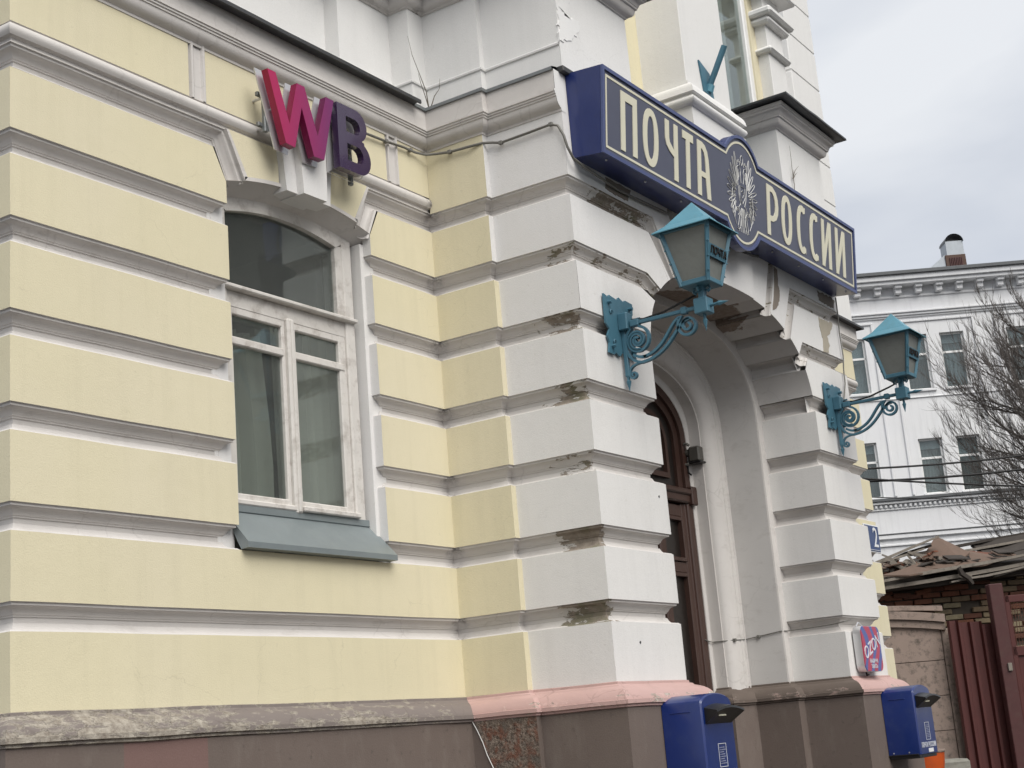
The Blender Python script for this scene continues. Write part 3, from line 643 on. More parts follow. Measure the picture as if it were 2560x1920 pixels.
# centre pilaster with a moulded base
pil = make('pilaster', bbox(5.17, 5.93, -1.02, -.5, 6.15, 8.7, .006), 'white_upper', bld)
BASE = [(.0, 6.215), (.012, 6.21), (.012, 6.185)]+cove((.014, 6.183), (.075, 6.105), 5, .18)+[(.078, 6.09), (.05, 6.085), (.05, 6.075)]+[(.05+.028*math.sin(math.pi*i/6), 6.075-.075*i/6) for i in range(7)]+[(.03, 5.998), (.03, 5.6)]
vf, _ = sweep_plan([(5.17, -.5), (5.17, -1.02), (5.93, -1.02), (5.93, -.5)], BASE, None, .5); make('pilaster_base', vf, 'white_upper', pil, smooth=38)
make('pedestal_block', bbox(5.86, 6.06, -1.06, -.5, 5.62, 6.02, .01), 'white_upper', bld)
# window between centre and right pilaster
wz = make('upper_window', join(bbox(7.13, 7.24, -.735, -.665, 5.9, 8.5, .01), bbox(5.93, 7.2, -.73, -.67, 6.42, 6.52, .01), bbox(5.93, 7.2, -.73, -.67, 5.9, 5.98, .01), bbox(5.93, 5.98, -.735, -.665, 5.9, 8.5, .01), bbox(6.30, 6.36, -.731, -.667, 5.95, 6.5, .008), bbox(6.96, 7.02, -.731, -.667, 5.95, 6.5, .008)), 'pvc_white', bld)
make('pane', box(5.97, 7.14, -.70, -.695, 6.5, 8.5), 'glass', wz); make('pane', box(5.97, 7.14, -.70, -.695, 5.95, 6.44), 'glass', wz)
make('room', ([(5.9, -.5, 5.7), (7.3, -.5, 5.7), (7.3, .4, 5.7), (5.9, .4, 5.7), (5.9, -.5, 8.7), (7.3, -.5, 8.7), (7.3, .4, 8.7), (5.9, .4, 8.7)], [(3, 2, 6, 7), (0, 3, 7, 4), (1, 5, 6, 2), (4, 5, 6, 7)]), 'room_grey', wz)
bl = [(6.02+i*.055, -.60+.03*(i % 2)) for i in range(20)]
make('window_blind', grid([[(x, y, 6.3) for x, y in bl], [(x, y, 8.4) for x, y in bl]]), 'pvc_white', wz)
make('recess_wall', bbox(7.20, 7.34, -.755, -.4, 5.62, 8.6, .004), 'yellow_plaster', bld)
rp = make('pilaster', bbox(7.31, 7.66, -.86, -.4, 5.62, 8.9, .006), 'white_upper', bld)
for z0, z1, o in ((7.28, 7.33, .05), (7.55, 7.61, .06), (7.61, 7.68, .10), (7.86, 7.90, .13), (7.90, 8.0, .09), (8.2, 8.3, .16)):
    make('capital_ring', bbox(7.31-o, 7.66+o, -.86-o, -.4, z0, z1, min(.02, (z1-z0)*.4)), 'white_upper', rp)
# quoin pier of the right wing, in courses
z = 5.66
while z < 9.75:
    make('quoin_block', bbox(10.15, 10.955, -.004, .6, z+.006, min(z+.453, 9.8), .010), 'white_upper', bld); z += .46
make('quoin_core', bbox(10.16, 10.945, .004, .6, 5.6, 9.8, .002), 'white_upper', bld)
for x, z in ((4.05, 3.02), (3.62, 2.12), (7.40, 2.70)): make('anchor_hole', tube([(x, YC+.005, z), (x, YC-.0025, z)], .008, 8), 'tin_dark', bld)
# body of the building behind the facades
make('building_core', join(box(.35, 10.45, 1.7, 5, 0, 9.2), box(.35, 10.45, .75, 1.72, 5.75, 9.2), box(.2, .95, .2, 1.75, 0, 5.7), box(3.05, 3.9, .30, 1.75, 0, 8.9), box(7.2, 7.95, .3, 1.75, 0, 8.9), box(10.05, 10.6, .3, 1.75, 0, 5.7), box(3.9, 7.2, .35, 1.75, 0, 5.7), box(3.5, 5.3, -.45, .8, 5.7, 8.5)), 'room_grey', bld)
make('back_wall', box(0, XR, 3.9, 4.1, 0, 9.0), 'yellow_plaster', bld)
def jag(pts, amp, n=5, seed=1):
    o = []; q = random.Random(seed)
    for i, a in enumerate(pts):
        b = pts[(i+1) % len(pts)]
        for k in range(n): o.append((a[0]+(b[0]-a[0])*k/n+q.uniform(-amp, amp), a[1]+(b[1]-a[1])*k/n+q.uniform(-amp, amp)))
    return o
plaster('bare_plaster', (.40, .36, .285), .7, .2, .3, .6); plaster('fresh_plaster', (.76, .757, .75), .5, .04, .1); plaster('brown_plaster', (.24, .205, .17), .6, .25, .3, .6)
for k, (pts, m, amp) in enumerate((([(7.227, 4.815), (7.381, 4.812), (7.531, 4.815), (7.486, 4.746), (7.372, 4.674), (7.396, 4.599), (7.343, 4.525), (7.244, 4.525), (7.257, 4.633), (7.223, 4.716)], 'bare_plaster', .010),
    ([(7.286, 5.049), (7.48, 5.06), (7.66, 5.051), (7.62, 4.973), (7.448, 4.966), (7.297, 4.971)], 'brown_plaster', .010), ([(6.41, 5.06), (6.46, 5.05), (6.44, 4.92), (6.46, 4.88), (6.42, 4.78), (6.34, 4.70), (6.27, 4.68), (6.36, 4.90)], 'brown_plaster', .006),
    ([(3.781, 5.06), (4.10, 5.06), (4.05, 4.976), (3.949, 4.965), (3.846, 4.976), (3.757, 4.975)], 'brown_plaster', .006), ([(3.365, 6.122), (3.432, 6.103), (3.453, 6.063), (3.616, 6.102), (3.626, 6.032), (3.546, 5.945), (3.422, 5.882), (3.365, 5.863), (3.365, 5.971)], 'fresh_plaster', .014))):
    make('plaster_patch', prism(jag(pts, amp, 5, k), YC-.004, YC+.01), m, bld)
# entrance door
dr = make('entrance_door', join(*[bbox(a, b, -.03, .03, 0, 3.33, .008) for a, b in ((4.60, 4.74), (5.45, 5.52), (5.527, 5.60), (6.30, 6.445))]+[bbox(a, b, -.026, .026, z0, z1, .008) for a, b in ((4.72, 5.47), (5.58, 6.32)) for z0, z1 in ((0.02, .3), (1.0, 1.12), (2.78, 2.87), (3.22, 3.32))]), 'door_brown', bld)
for a, b in ((4.74, 5.45), (5.60, 6.30)):
    m_ = (a+b)/2
    for z0, z1, mt in ((.3, 1.0, 'door_brown'), (1.12, 2.78, 'door_dark'), (2.87, 3.22, 'door_dark')):
        make('door_panel', bbox(a, b, .0, .012, z0, z1, .002), mt, dr)
        make('panel_trim', join(*[bbox(*q, .003) for q in ((a, a+.03, -.042, .005, z0, z1), (b-.03, b, -.042, .005, z0, z1), (a+.028, b-.028, -.040, .004, z0, z0+.03), (a+.028, b-.028, -.040, .004, z1-.03, z1))]), 'door_brown', dr)
    make('glazing_bar', bbox(m_-.05, m_+.05, -.028, .01, 1.15, 3.2, .01), 'door_brown', dr)
make('transom', join(bbox(4.56, 6.486, -.065, .03, 3.335, 3.43, .012), bbox(4.56, 6.486, -.085, .0, 3.40, 3.445, .01), bbox(4.50, 4.63, -.09, .03, 3.32, 3.47, .008), bbox(6.41, 6.50, -.09, .03, 3.32, 3.47, .008)), 'door_brown', dr)
for (a0, b0), (a1, b1), yf in (((.957, .502), (.875, .43), -.045), ((.88, .435), (.80, .36), -.02)):
    po, pi_ = arch_pts(a0, b0, 2.2, Z0-.06, 60, 3.44), arch_pts(a1, b1, 2.2, Z0-.06, 60, 3.44)
    make('door_frame', grid([[(x, .03, z) for x, z in po], [(x, yf, z) for x, z in po], [(x, yf, z) for x, z in pi_], [(x, .03, z) for x, z in pi_]]), 'door_brown', dr, smooth=35)
make('door_frame', join(bbox(4.568, 4.66, -.05, .03, 0, 3.34, .01), bbox(6.386, 6.478, -.05, .03, 0, 3.34, .01), bbox(4.64, 4.69, -.035, .03, 0, 3.34, .008), bbox(6.356, 6.40, -.035, .03, 0, 3.34, .008)), 'door_brown', dr)
pi_ = arch_pts(.80, .36, 2.2, Z0-.06, 40, 3.44)
make('fanlight', prism(pi_, .005, .012), 'door_dark', dr)
for s in (-1, 1):
    q = arch_pts(.28, .26, 2.2, Z0-.12, 24, 3.52, AX+s*.38); q2 = arch_pts(.24, .22, 2.2, Z0-.12, 24, 3.56, AX+s*.38)
    make('fanlight_bar', grid([[(x, .006, z) for x, z in q+[q[0]]], [(x, -.03, z) for x, z in q+[q[0]]], [(x, -.03, z) for x, z in q2+[q2[0]]], [(x, .006, z) for x, z in q2+[q2[0]]]]), 'door_brown', dr)

# ------------------------------------------------------------------ main sign
SX0, SX1, SW, SH = 3.38, 7.63, 4.25, .568
SO = Vector((5.505, -1.215, 5.05)); SEZ = Vector((0, -.055, .565)).normalized(); SN = Vector((0, -SEZ.z, SEZ.y))
def smap(s, t, n=0): return SO+Vector((s, 0, 0))+SEZ*t+SN*n
sign = thing('shop_sign', 'long dark blue sign box with cream lettering and crest above the arch', 'sign', (5.505, -1.0, 5.05))
MC, MR = (-.11, SH/2), .425
def outline(d, n=14):
    w_, t0, t1, r = SW/2-d, d, SH-d, MR-d
    dx = math.sqrt(r*r-(SH/2-d)**2); a = math.degrees(math.asin((SH/2-d)/r))
    e = .88; dx *= e
    return [(-w_, t0), (MC[0]-dx, t0)]+arc(MC[0], MC[1], r*e, r, 180+a, 360-a, n)[1:-1]+[(MC[0]+dx, t0), (w_, t0), (w_, t1), (MC[0]+dx, t1)]+arc(MC[0], MC[1], r*e, r, a, 180-a, n)[1:-1]+[(MC[0]-dx, t1), (-w_, t1)]
bx = []
for s in (-SW/2, SW/2):
    for t in (0, SH):
        bx.append(tuple(smap(s, t, -.004))); q = smap(s, t); bx.append((q.x, -1.012, q.z+(.022 if t == 0 else .02)))
make('sign_box', (bx, [(0, 2, 3, 1), (4, 5, 7, 6), (0, 1, 5, 4), (2, 6, 7, 3), (1, 3, 7, 5)]), 'sign_blue', sign)
make('sign_medallion', fill2d([arc(MC[0], MC[1], (MR-.002)*.88, MR-.002, 0, 352.5, 47)], .06, lambda a, b, c: smap(a, b, c-.034)), 'sign_blue', sign)
make('sign_panel', fill2d([outline(.012)], .004, lambda a, b, c: smap(a, b, c+.002)), 'sign_face', sign)
make('sign_rim', fill2d([outline(0), outline(.024)], .016, lambda a, b, c: smap(a, b, c+.006)), 'sign_rim', sign)
make('border_line', fill2d([outline(.046), outline(.062)], .002, lambda a, b, c: smap(a, b, c+.0055)), 'cream_print', sign)
for s in (-2.11, 2.11): make('end_seam', tube([(5.505+s*1.0005, -1.2, 5.07), (5.505+s*1.0005, -1.25, 5.59)], .006, 5), 'sign_rim', sign)
for i in range(9): make('rivet', tube([tuple(smap(-2.0+i*.5, .0, -.02)+Vector((0, .02, 0))), tuple(smap(-2.0+i*.5, .0, -.02)+Vector((0, .02, -.008)))], .008, 6), 'silver', sign)
hS, sS = .392, .056
def ell(cx, cy, rx, ry, a0=0, a1=360, n=30, p=2.3):
    o = []
    for i in range(n+(0 if a1-a0 == 360 else 1)):
        th = R(a0+(a1-a0)*i/n); c, s = math.cos(th), math.sin(th)
        o.append((cx+rx*math.copysign(abs(c)**(2/p), c), cy+ry*math.copysign(abs(s)**(2/p), s)))
    return o
def glyph(ch, w_, h=hS, s=sS):
    if ch == 'П': return [[(0, 0), (s, 0), (s, h-s), (w_-s, h-s), (w_-s, 0), (w_, 0), (w_, h), (0, h)]]
    if ch == 'О': return [ell(w_/2, h/2, w_/2, h/2), ell(w_/2, h/2, w_/2-s, h/2-s*.9)]
    if ch == 'Ч': return [[(0, h), (s, h), (s, .70*h), (s*1.15, .63*h), (s*1.7, .575*h), (w_-s, .52*h), (w_-s, h), (w_, h), (w_, 0), (w_-s, 0), (w_-s, .40*h), (s*1.0, .475*h), (s*.3, .55*h), (0, .66*h)]]
    if ch == 'Т': return [[(w_/2-s/2, 0), (w_/2+s/2, 0), (w_/2+s/2, h-s), (w_, h-s), (w_, h), (0, h), (0, h-s), (w_/2-s/2, h-s)]]
    if ch == 'А': return [[(0, 0), (s, 0), (s, .36*h), (w_-s*1.35, .36*h), (w_-s, 0), (w_, 0), (w_*.90, .55*h), (w_*.86, .72*h), (w_*.76, .87*h), (w_*.58, .965*h), (w_*.36, h), (0, h)], [(s, .46*h), (s, h-s*.9), (w_*.36, h-s*.9), (w_*.50, .82*h), (w_*.58, .73*h), (w_*.615, .60*h), (w_*.64, .46*h)]]
    if ch == 'Р': return [[(0, 0), (s, 0), (s, .29*h), (w_*.52, .30*h), (w_*.80, .37*h), (w_*.95, .49*h), (w_, .64*h), (w_*.95, .80*h), (w_*.80, .92*h), (w_*.5, h), (0, h)], [(s, .40*h), (s, h-s*.85), (w_*.47, .88*h), (w_*.62, .82*h), (w_*.70, .73*h), (w_*.73, .63*h), (w_*.70, .52*h), (w_*.60, .44*h), (w_*.47, .405*h)]]
    if ch == 'С':
        o = ell(w_*.62, h/2, w_*.62, h/2, 62, 298, 22); i = ell(w_*.62, h/2, w_*.62-s, h/2-s*.9, 62, 298, 22); return [[(w_, h*.985)]+o+[(w_, h*.015), (w_, s*.95)]+i[::-1]+[(w_, h-s*.95)]]
    if ch == 'И': return [[(0, 0), (0, h), (s, h), (s, .38*h), (w_-s, h), (w_, h), (w_, 0), (w_-s, 0), (w_-s, .68*h), (s, .05*h), (s, 0)]]
for ch, x0, x1 in (('П', 3.612, 3.822), ('О', 3.90, 4.108), ('Ч', 4.205, 4.385), ('Т', 4.455, 4.612), ('А', 4.675, 4.875), ('Р', 5.825, 6.035), ('О', 6.094, 6.290), ('С', 6.392, 6.555), ('С', 6.645, 6.810), ('И', 6.895, 7.095), ('И', 7.192, 7.402)):
    make('letter', fill2d(glyph(ch, x1-x0), .006, lambda a, b, c: smap(a+x0-5.505, b+.085, c+.006)), 'cream_print', sign)
# crest: two-headed bird drawn in thin lines
cl = []
def ln(pts, r=.0027): cl.append(tube([tuple(smap(MC[0]+x, MC[1]+y, .006)) for x, y in pts], r, 4, False))
def loop(cx, cy, ang, l, wd, r=.0026):
    a = R(ang); o = []
    for i in range(13):
        t = 2*math.pi*i/12; u, v = l*(.5-.5*math.cos(t)), wd*math.sin(t); o.append((cx+u*math.cos(a)-v*math.sin(a), cy+u*math.sin(a)+v*math.cos(a)))
    ln(o, r)
for s in (-1, 1):
    for i, (ang, l) in enumerate(((76, .20), (66, .185), (54, .165), (40, .15), (24, .14), (8, .13), (-9, .125), (-27, .115), (-46, .105), (-64, .095))):
        a = ang if s > 0 else 180-ang; bx0, by0 = s*(.075+.010*min(i, 5)), .085-.021*i; loop(bx0, by0, a, l, .013)
        if i % 2 == 0: loop(bx0-s*.012, by0-.004, a, l*.5, .009, .002)
    ln([(s*.018, .07), (s*.030, .12), (s*.022, .155), (s*.035, .188), (s*.062, .192), (s*.088, .172), (s*.066, .168), (s*.052, .145), (s*.055, .11), (s*.075, .085)])
    ln([(s*.036, .20), (s*.034, .232), (s*.048, .218), (s*.056, .24), (s*.066, .216), (s*.078, .228), (s*.074, .198)], .0022)
    ln([(s*.075, .085), (s*.068, .02), (s*.055, -.05), (s*.03, -.10)]); ln([(s*.035, -.09), (s*.07, -.125), (s*.105, -.13), (s*.125, -.155)]); ln([(s*.105, -.13), (s*.10, -.16)]); ln([(s*.07, -.125), (s*.062, -.165), (s*.085, -.185)])
    ln([(s*(.085+.055*math.cos(t*.45)), -.215+.075*math.sin(t*.45)) for t in range(12)]); ln([(s*.165, .0), (s*.185, -.09), (s*.165, -.18), (s*.11, -.26)])
    for k_ in range(3): ln([(s*.010*(k_+.3), -.12), (s*.026*(k_+.3), -.19), (s*.036*(k_+.3), -.26), (s*.030*(k_+.3), -.30)])
ln([(0, .205), (-.02, .235), (-.022, .262), (0, .285), (.022, .262), (.02, .235), (0, .205)]); ln([(-.042, .045), (.042, .045), (.044, -.03), (0, -.085), (-.044, -.03), (-.042, .045)]); ln([(-.02, .0), (.0, .02), (.02, -.01), (.0, -.04)], .002)
make('crest', join(*cl), 'emblem_line', sign)

# ------------------------------------------------------------------ letter sign above the window
wb = thing('letter_sign', 'glossy pink and purple block letters W and B on silver backing plates', 'sign', (2.0, -.02, 5.0))
YF, YB, YP = -.19, -.145, -.115; dxw = .034
Wp = [(1.513, 5.298), (1.579, 5.298), (1.676, 5.02), (1.752, 5.292), (1.816, 5.292), (1.911, 5.02), (2.000, 5.292), (2.068, 5.290), (1.956, 4.889), (1.868, 4.887), (1.784, 5.155), (1.713, 4.893), (1.638, 4.897)]
Wp = [(x+dxw, z) for x, z in Wp]
def grow(pts, d):
    n = len(pts); o = []
    ar = sum(pts[i][0]*pts[(i+1) % n][1]-pts[(i+1) % n][0]*pts[i][1] for i in range(n)); sg = 1 if ar > 0 else -1
    for i in range(n):
        (ax_, ay_), (bx_, by_), (cx_, cy_) = pts[i-1], pts[i], pts[(i+1) % n]
        n1 = (by_-ay_, ax_-bx_); n2 = (cy_-by_, bx_-cx_); l1, l2 = math.hypot(*n1), math.hypot(*n2); n1 = (n1[0]/l1, n1[1]/l1); n2 = (n2[0]/l2, n2[1]/l2)
        k = max(.35, 1+n1[0]*n2[0]+n1[1]*n2[1]); o.append((bx_+sg*d*(n1[0]+n2[0])/k, by_+sg*d*(n1[1]+n2[1])/k))
    return o
def ymap(y): return lambda a, b, c: (a, y-c, b)
def bead(o, w_=.003):
    md = o.modifiers.new('bevel', 'BEVEL'); md.width = w_; md.segments = 2; md.limit_method = 'ANGLE'; md.angle_limit = R(40); return o
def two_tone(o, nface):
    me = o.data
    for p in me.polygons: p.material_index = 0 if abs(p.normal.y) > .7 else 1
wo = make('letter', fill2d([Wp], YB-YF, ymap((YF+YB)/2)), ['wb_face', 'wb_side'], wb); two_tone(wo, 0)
bo = lambda d: [(2.128-d, 4.893-d), (2.128-d, 5.297+d)]+[(2.285, 5.297+d)]+arc(2.295, 5.197, .10+d, .10+d, 78, -62, 8)+[(2.362+d*.6, 5.105)]+arc(2.312, 4.998, .105+d, .105+d, 60, -84, 9)+[(2.30, 4.893-d)]
bi1 = [(2.205, 5.135), (2.205, 5.232), (2.275, 5.232)]+arc(2.283, 5.183, .049, .049, 75, -75, 7)+[(2.275, 5.135)]
bi2 = [(2.205, 4.957), (2.205, 5.062), (2.285, 5.062)]+arc(2.297, 5.010, .053, .053, 75, -75, 7)+[(2.285, 4.957)]
make('letter', fill2d([bo(0), bi1, bi2], YB-YF, ymap((YF+YB)/2)), 'wb_b', wb)
shr = lambda lp, k: [((x-sum(a for a, _ in lp)/len(lp))*k+sum(a for a, _ in lp)/len(lp), (z-sum(b for _, b in lp)/len(lp))*k+sum(b for _, b in lp)/len(lp)) for x, z in lp]
make('backing_plate', fill2d([grow(Wp, .02)], .008, ymap(YP)), 'silver', wb); make('backing_plate', fill2d([bo(.022), shr(bi1, .62), shr(bi2, .62)], .008, ymap(YP)), 'silver', wb)
for x in (1.60, 2.32): make('mounting_bar', bbox(x, x+.028, -.108, -.083, 4.86 if x > 2 else 4.97, 5.22, .004), 'tin_grey', wb)
for z in (5.18, 5.0): make('mounting_rail', bbox(1.57, 2.40, -.09, -.068, z, z+.025, .003), 'tin_grey', wb)
for x in (1.63, 2.345): make('standoff', join(tube([(x, -.07, 5.19), (x, .0, 5.19)], .008, 6), tube([(x, -.07, 5.012), (x, -.0, 5.012)], .008, 6)), 'silver', wb)
for x, z in ((1.63, 5.1), (1.80, 5.0), (1.99, 5.1), (2.16, 5.2), (2.30, 4.93)): make('spacer', tube([(x, YB, z), (x, YP, z)], .007, 6), 'silver', wb)

# ------------------------------------------------------------------ wall lanterns
def lantern(x0, label):
    t = thing('wall_lantern', label, 'lamp', (x0, YC, 4.04), 'wall lanterns beside the arch')
    T = 'turquoise'; yw = YC
    rag = [(-.19, .0), (-.185, .19), (-.13, .175), (-.115, .193), (-.02, .178), (.005, .20), (.06, .182), (.085, .197), (.175, .19), (.17, .12), (.15, .10), (.165, .04), (.145, -.02), (.165, -.09), (.15, -.14), (.165, -.19), (.09, -.17), (.07, -.185), (.02, -.15), (-.02, -.165), (-.05, -.19), (-.10, -.172), (-.12, -.19), (-.185, -.185), (-.165, -.12), (-.185, -.08), (-.15, -.03)]
    bp = make('backplate', prism([(x0+a, 4.045+b) for a, b in rag], yw-.022, yw-.010), T, t)
    for a, b in ((-.14, .14), (.12, .145), (-.14, -.14), (.11, -.14)): make('bolt', tube([(x0+a, yw-.02, 4.045+b), (x0+a, yw-.05, 4.045+b)], .012, 6), T, bp)
    make('bolt', tube([(x0+.16, yw-.02, 4.13), (x0+.16, yw-.075, 4.13)], .007, 6), T, bp)
    hk = [tube([(x0+a+.018*math.cos(k)*(1-.1*i), yw-.028, 4.045+b+.018*math.sin(k)*(1-.1*i)) for i, k in enumerate([j*.9 for j in range(6)])], .006, 4) for a, b in ((-.12, .08), (.08, .10), (.14, .04), (-.11, -.11), (.10, -.10))]
    make('iron_curl', join(*hk), T, bp)
    make('mount_block', bbox(x0-.042, x0+.042, yw-.085, yw-.02, 4.02, 4.13, .006), T, t)
    make('spine', join(bbox(x0-.014, x0+.014, yw-.05, yw-.022, 3.73, 4.03, .004), tube([(x0, yw-.036, 3.75), (x0, yw-.036, 3.71), (x0, yw-.036, 3.70), (x0, yw-.036, 3.64)], .016, 6, True, [1, .6, 1.1, .05])), T, t)
    ya, zc = -1.60, 4.05
    make('arm', join(bbox(x0-.012, x0+.012, ya, yw-.07, 4.043, 4.067, .004), bbox(x0-.022, x0+.022, -1.16, -1.10, 4.033, 4.077, .005), bbox(x0-.020, x0+.020, -1.49, -1.45, 4.033, 4.077, .005)), T, t)
    make('arm_cube', bbox(x0-.047, x0+.047, ya-.045, ya+.045, 4.005, 4.10, .005), T, t)
    make('spike', join(tube([(x0, ya-.04, 4.05), (x0, ya-.07, 4.05), (x0, ya-.085, 4.05), (x0, ya-.105, 4.05), (x0, ya-.165, 4.05)], .016, 6, True, [.7, .6, .6, 1, .05]), tube([(x0, ya, 4.01), (x0, ya, 3.99), (x0, ya, 3.98), (x0, ya, 3.965), (x0, ya, 3.90)], .016, 6, True, [.7, .6, .6, 1, .05])), T, t)
    def spiral(cy, cz, r0, turns, a0, sgn, n=44): return [(x0, cy+(r0*(1-.86*i/n))*math.cos(R(a0)+sgn*2*math.pi*turns*i/n), cz+(r0*(1-.86*i/n))*math.sin(R(a0)+sgn*2*math.pi*turns*i/n)) for i in range(n+1)]
    def bez(p0, p1, p2, p3, n=14): return [(x0, *[(1-u)**3*a+3*u*(1-u)**2*b+3*u*u*(1-u)*c+u**3*d_ for a, b, c, d_ in zip(p0, p1, p2, p3)]) for u in [i/n for i in range(n+1)]]
    def bar(pts, wx=.013, th=.008):
        n = len(pts); rows = []
        for i in range(n):
            a, b = Vector(pts[max(0, i-1)]), Vector(pts[min(n-1, i+1)]); d = (b-a).normalized(); nn = Vector((0, -d.z, d.y)); p = Vector(pts[i])
            rows.append([tuple(p+Vector((sx*wx, 0, 0))+nn*sy*th) for sx, sy in ((-1, -1), (1, -1), (1, 1), (-1, 1), (-1, -1))])
        return grid(rows)
    # big scroll by the wall, small scroll by the lamp, joined by an S
    big = spiral(-1.137, 3.945, .088, 2.1, 100, 1); small = spiral(-1.487, 3.962, .072, 1.9, 60, -1)
    s1 = bez((big[0][1], big[0][2]), (-1.02, 4.03), (-1.02, 3.80), (-1.17, 3.835)); s1 = s1[::-1]
    sA = bez((-1.17, 3.832), (-1.34, 3.85), (-1.36, 4.02), (small[0][1], small[0][2]))
    sB = bez((-1.155, 3.800), (-1.37, 3.81), (-1.40, 4.0), (-1.50, 4.0)); sC = spiral(-1.487, 3.962, .05, 1.3, 60, -1)
    make('scroll', bar(big), T, t); make('scroll', bar(bez((-1.10, 4.028), (-1.045, 3.99), (-1.02, 3.83), (-1.155, 3.800))), T, t); make('scroll', bar(spiral(-1.137, 3.945, .062, 1.4, 250, 1)), T, t)
    make('scroll', bar(sA+small[1:]), T, t); make('scroll', bar(sB), T, t); make('scroll', bar(bez((-1.10, 3.86), (-1.13, 3.835), (-1.16, 3.832), (-1.19, 3.833))), T, t)
    tail = bez((-1.155, 3.800), (-1.09, 3.80), (-1.06, 3.785), (-1.062, 3.735))+spiral(-1.088, 3.735, .026, 1.3, 0, -1, 20)[1:]
    make('scroll', bar(tail, .011, .006), T, t)
    # stem, cage, roof
    make('stem', join(bbox(x0-.02, x0+.02, ya-.02, ya+.02, 4.09, 4.185, .005), tube([(x0, ya, 4.10), (x0, ya, 4.16), (x0, ya, 4.182)], .022, 8, True, [.8, .9, 2.2])), T, t)
    for sx, sy in ((-1, 0), (1, 0), (0, -1), (0, 1)):
        make('stem_curl', tube([(x0+sx*(.036+.024*math.cos(a)*(1-i*.06)), ya+sy*(.036+.024*math.cos(a)*(1-i*.06)), 4.158+.022*math.sin(a)*(1-i*.06)) for i, a in enumerate([j*.7-1.5 for j in range(12)])], .006, 5), T, t)
    zb_, zt_, hb, ht = 4.185, 4.520, .088, .156
    P = lambda sx, sy, f_, g=0: (x0+sx*(hb+(ht-hb)*f_+g), ya+sy*(hb+(ht-hb)*f_+g), zb_+(zt_-zb_)*f_)
    cage = []
    for sx in (-1, 1):
        for sy in (-1, 1): cage.append(tube([P(sx, sy, -.02), P(sx, sy, 1.0)], .0155, 4))
    cage.append(bbox(x0-hb-.010, x0+hb+.010, ya-hb-.010, ya+hb+.010, zb_-.010, zb_+.022, .004)); cage.append(bbox(x0-ht-.006, x0+ht+.006, ya-ht-.006, ya+ht+.006, zt_-.016, zt_+.006, .004))
    cg = make('cage', join(*cage), T, t)
    rv = []
    for sx, sy in ((-1, -1), (-1, 1), (1, -1), (1, 1)):
        for f_ in (.15, .4, .65, .9):
            p = P(sx, sy, f_, .012); rv.append(box(p[0]-.004, p[0]+.004, p[1]-.004, p[1]+.004, p[2]-.004, p[2]+.004))
    make('rivet', join(*rv), T, cg)
    for (a, b) in (((-1, -1), (-1, 1)), ((-1, -1), (1, -1)), ((1, -1), (1, 1)), ((-1, 1), (1, 1))):
        q = [Vector(P(*a, .05, -.004)), Vector(P(*b, .05, -.004)), Vector(P(*b, .97, -.004)), Vector(P(*a, .97, -.004))]
        c = sum(q, Vector())/4; inn = (Vector((x0, ya, c.z))-c).normalized()*.004
        make('pane', ([tuple(v) for v in q]+[tuple(v+inn) for v in q], [(0, 1, 2, 3), (7, 6, 5, 4), (0, 4, 5, 1), (1, 5, 6, 2), (2, 6, 7, 3), (3, 7, 4, 0)]), 'frost', t)
    he = .197; ze, za_ = 4.515, 4.716
    rf = [(x0-he, ya-he, ze), (x0+he, ya-he, ze), (x0+he, ya+he, ze), (x0-he, ya+he, ze)]; r2 = [(x0+sx*.135, ya+sy*.135, ze+.045) for sx, sy in ((-1, -1), (1, -1), (1, 1), (-1, 1))]
    r3 = [(x0, ya, za_)]; und = [(x, y, ze-.006) for x, y, z in rf]; ui = [(x0+sx*.15, ya+sy*.15, ze+.02) for sx, sy in ((-1, -1), (1, -1), (1, 1), (-1, 1))]
    V = rf+r2+r3+und+ui; F = []
    for i in range(4):
        j = (i+1) % 4; F += [(i, j, 4+j, 4+i), (4+i, 4+j, 8), (9+i, 9+j, j, i), (13+i, 13+j, 9+j, 9+i)]
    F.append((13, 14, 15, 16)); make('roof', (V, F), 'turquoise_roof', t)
    # name strip on the street side
    f0, f1 = .40, .62
    q = [Vector(P(-1, -1, f0, .012)), Vector(P(1, -1, f0, .012)), Vector(P(1, -1, f1, .012)), Vector(P(-1, -1, f1, .012))]
    nm = make('name_strip', ([tuple(v) for v in q]+[tuple(v+Vector((0, .008, 0))) for v in q], [(0, 1, 2, 3), (0, 4, 5, 1), (3, 2, 6, 7), (0, 3, 7, 4), (1, 5, 6, 2)]), T, t)
    cc = sum(q, Vector())/4; ez = (q[3]+q[2]-q[0]-q[1]).normalized(); nn = Vector((0, -ez.z, ez.y))
    make('lettering', text2d('ПОЧТА', .066, .008, lambda a, b, c: cc+Vector((a, 0, 0))+ez*b+nn*(c+.004), spacing=.98, xs=.92), 'cable_black', nm)
    make('lamp_cable', tube([(x0+.10, ya+.09, 4.31), (x0+.105, ya+.10, 4.22), (x0+.07, ya+.08, 4.155), (x0+.03, ya+.12, 4.13), (x0+.016, ya+.28, 4.085), (x0+.02, ya+.42, 4.075), (x0+.03, yw-.03, 4.10)], .007, 6), 'cable_black', t)
    return t
lantern(3.745, 'turquoise wrought iron lantern in front of the long sign, nearer one')
lantern(7.275, 'turquoise wrought iron lantern against the white building, farther one')

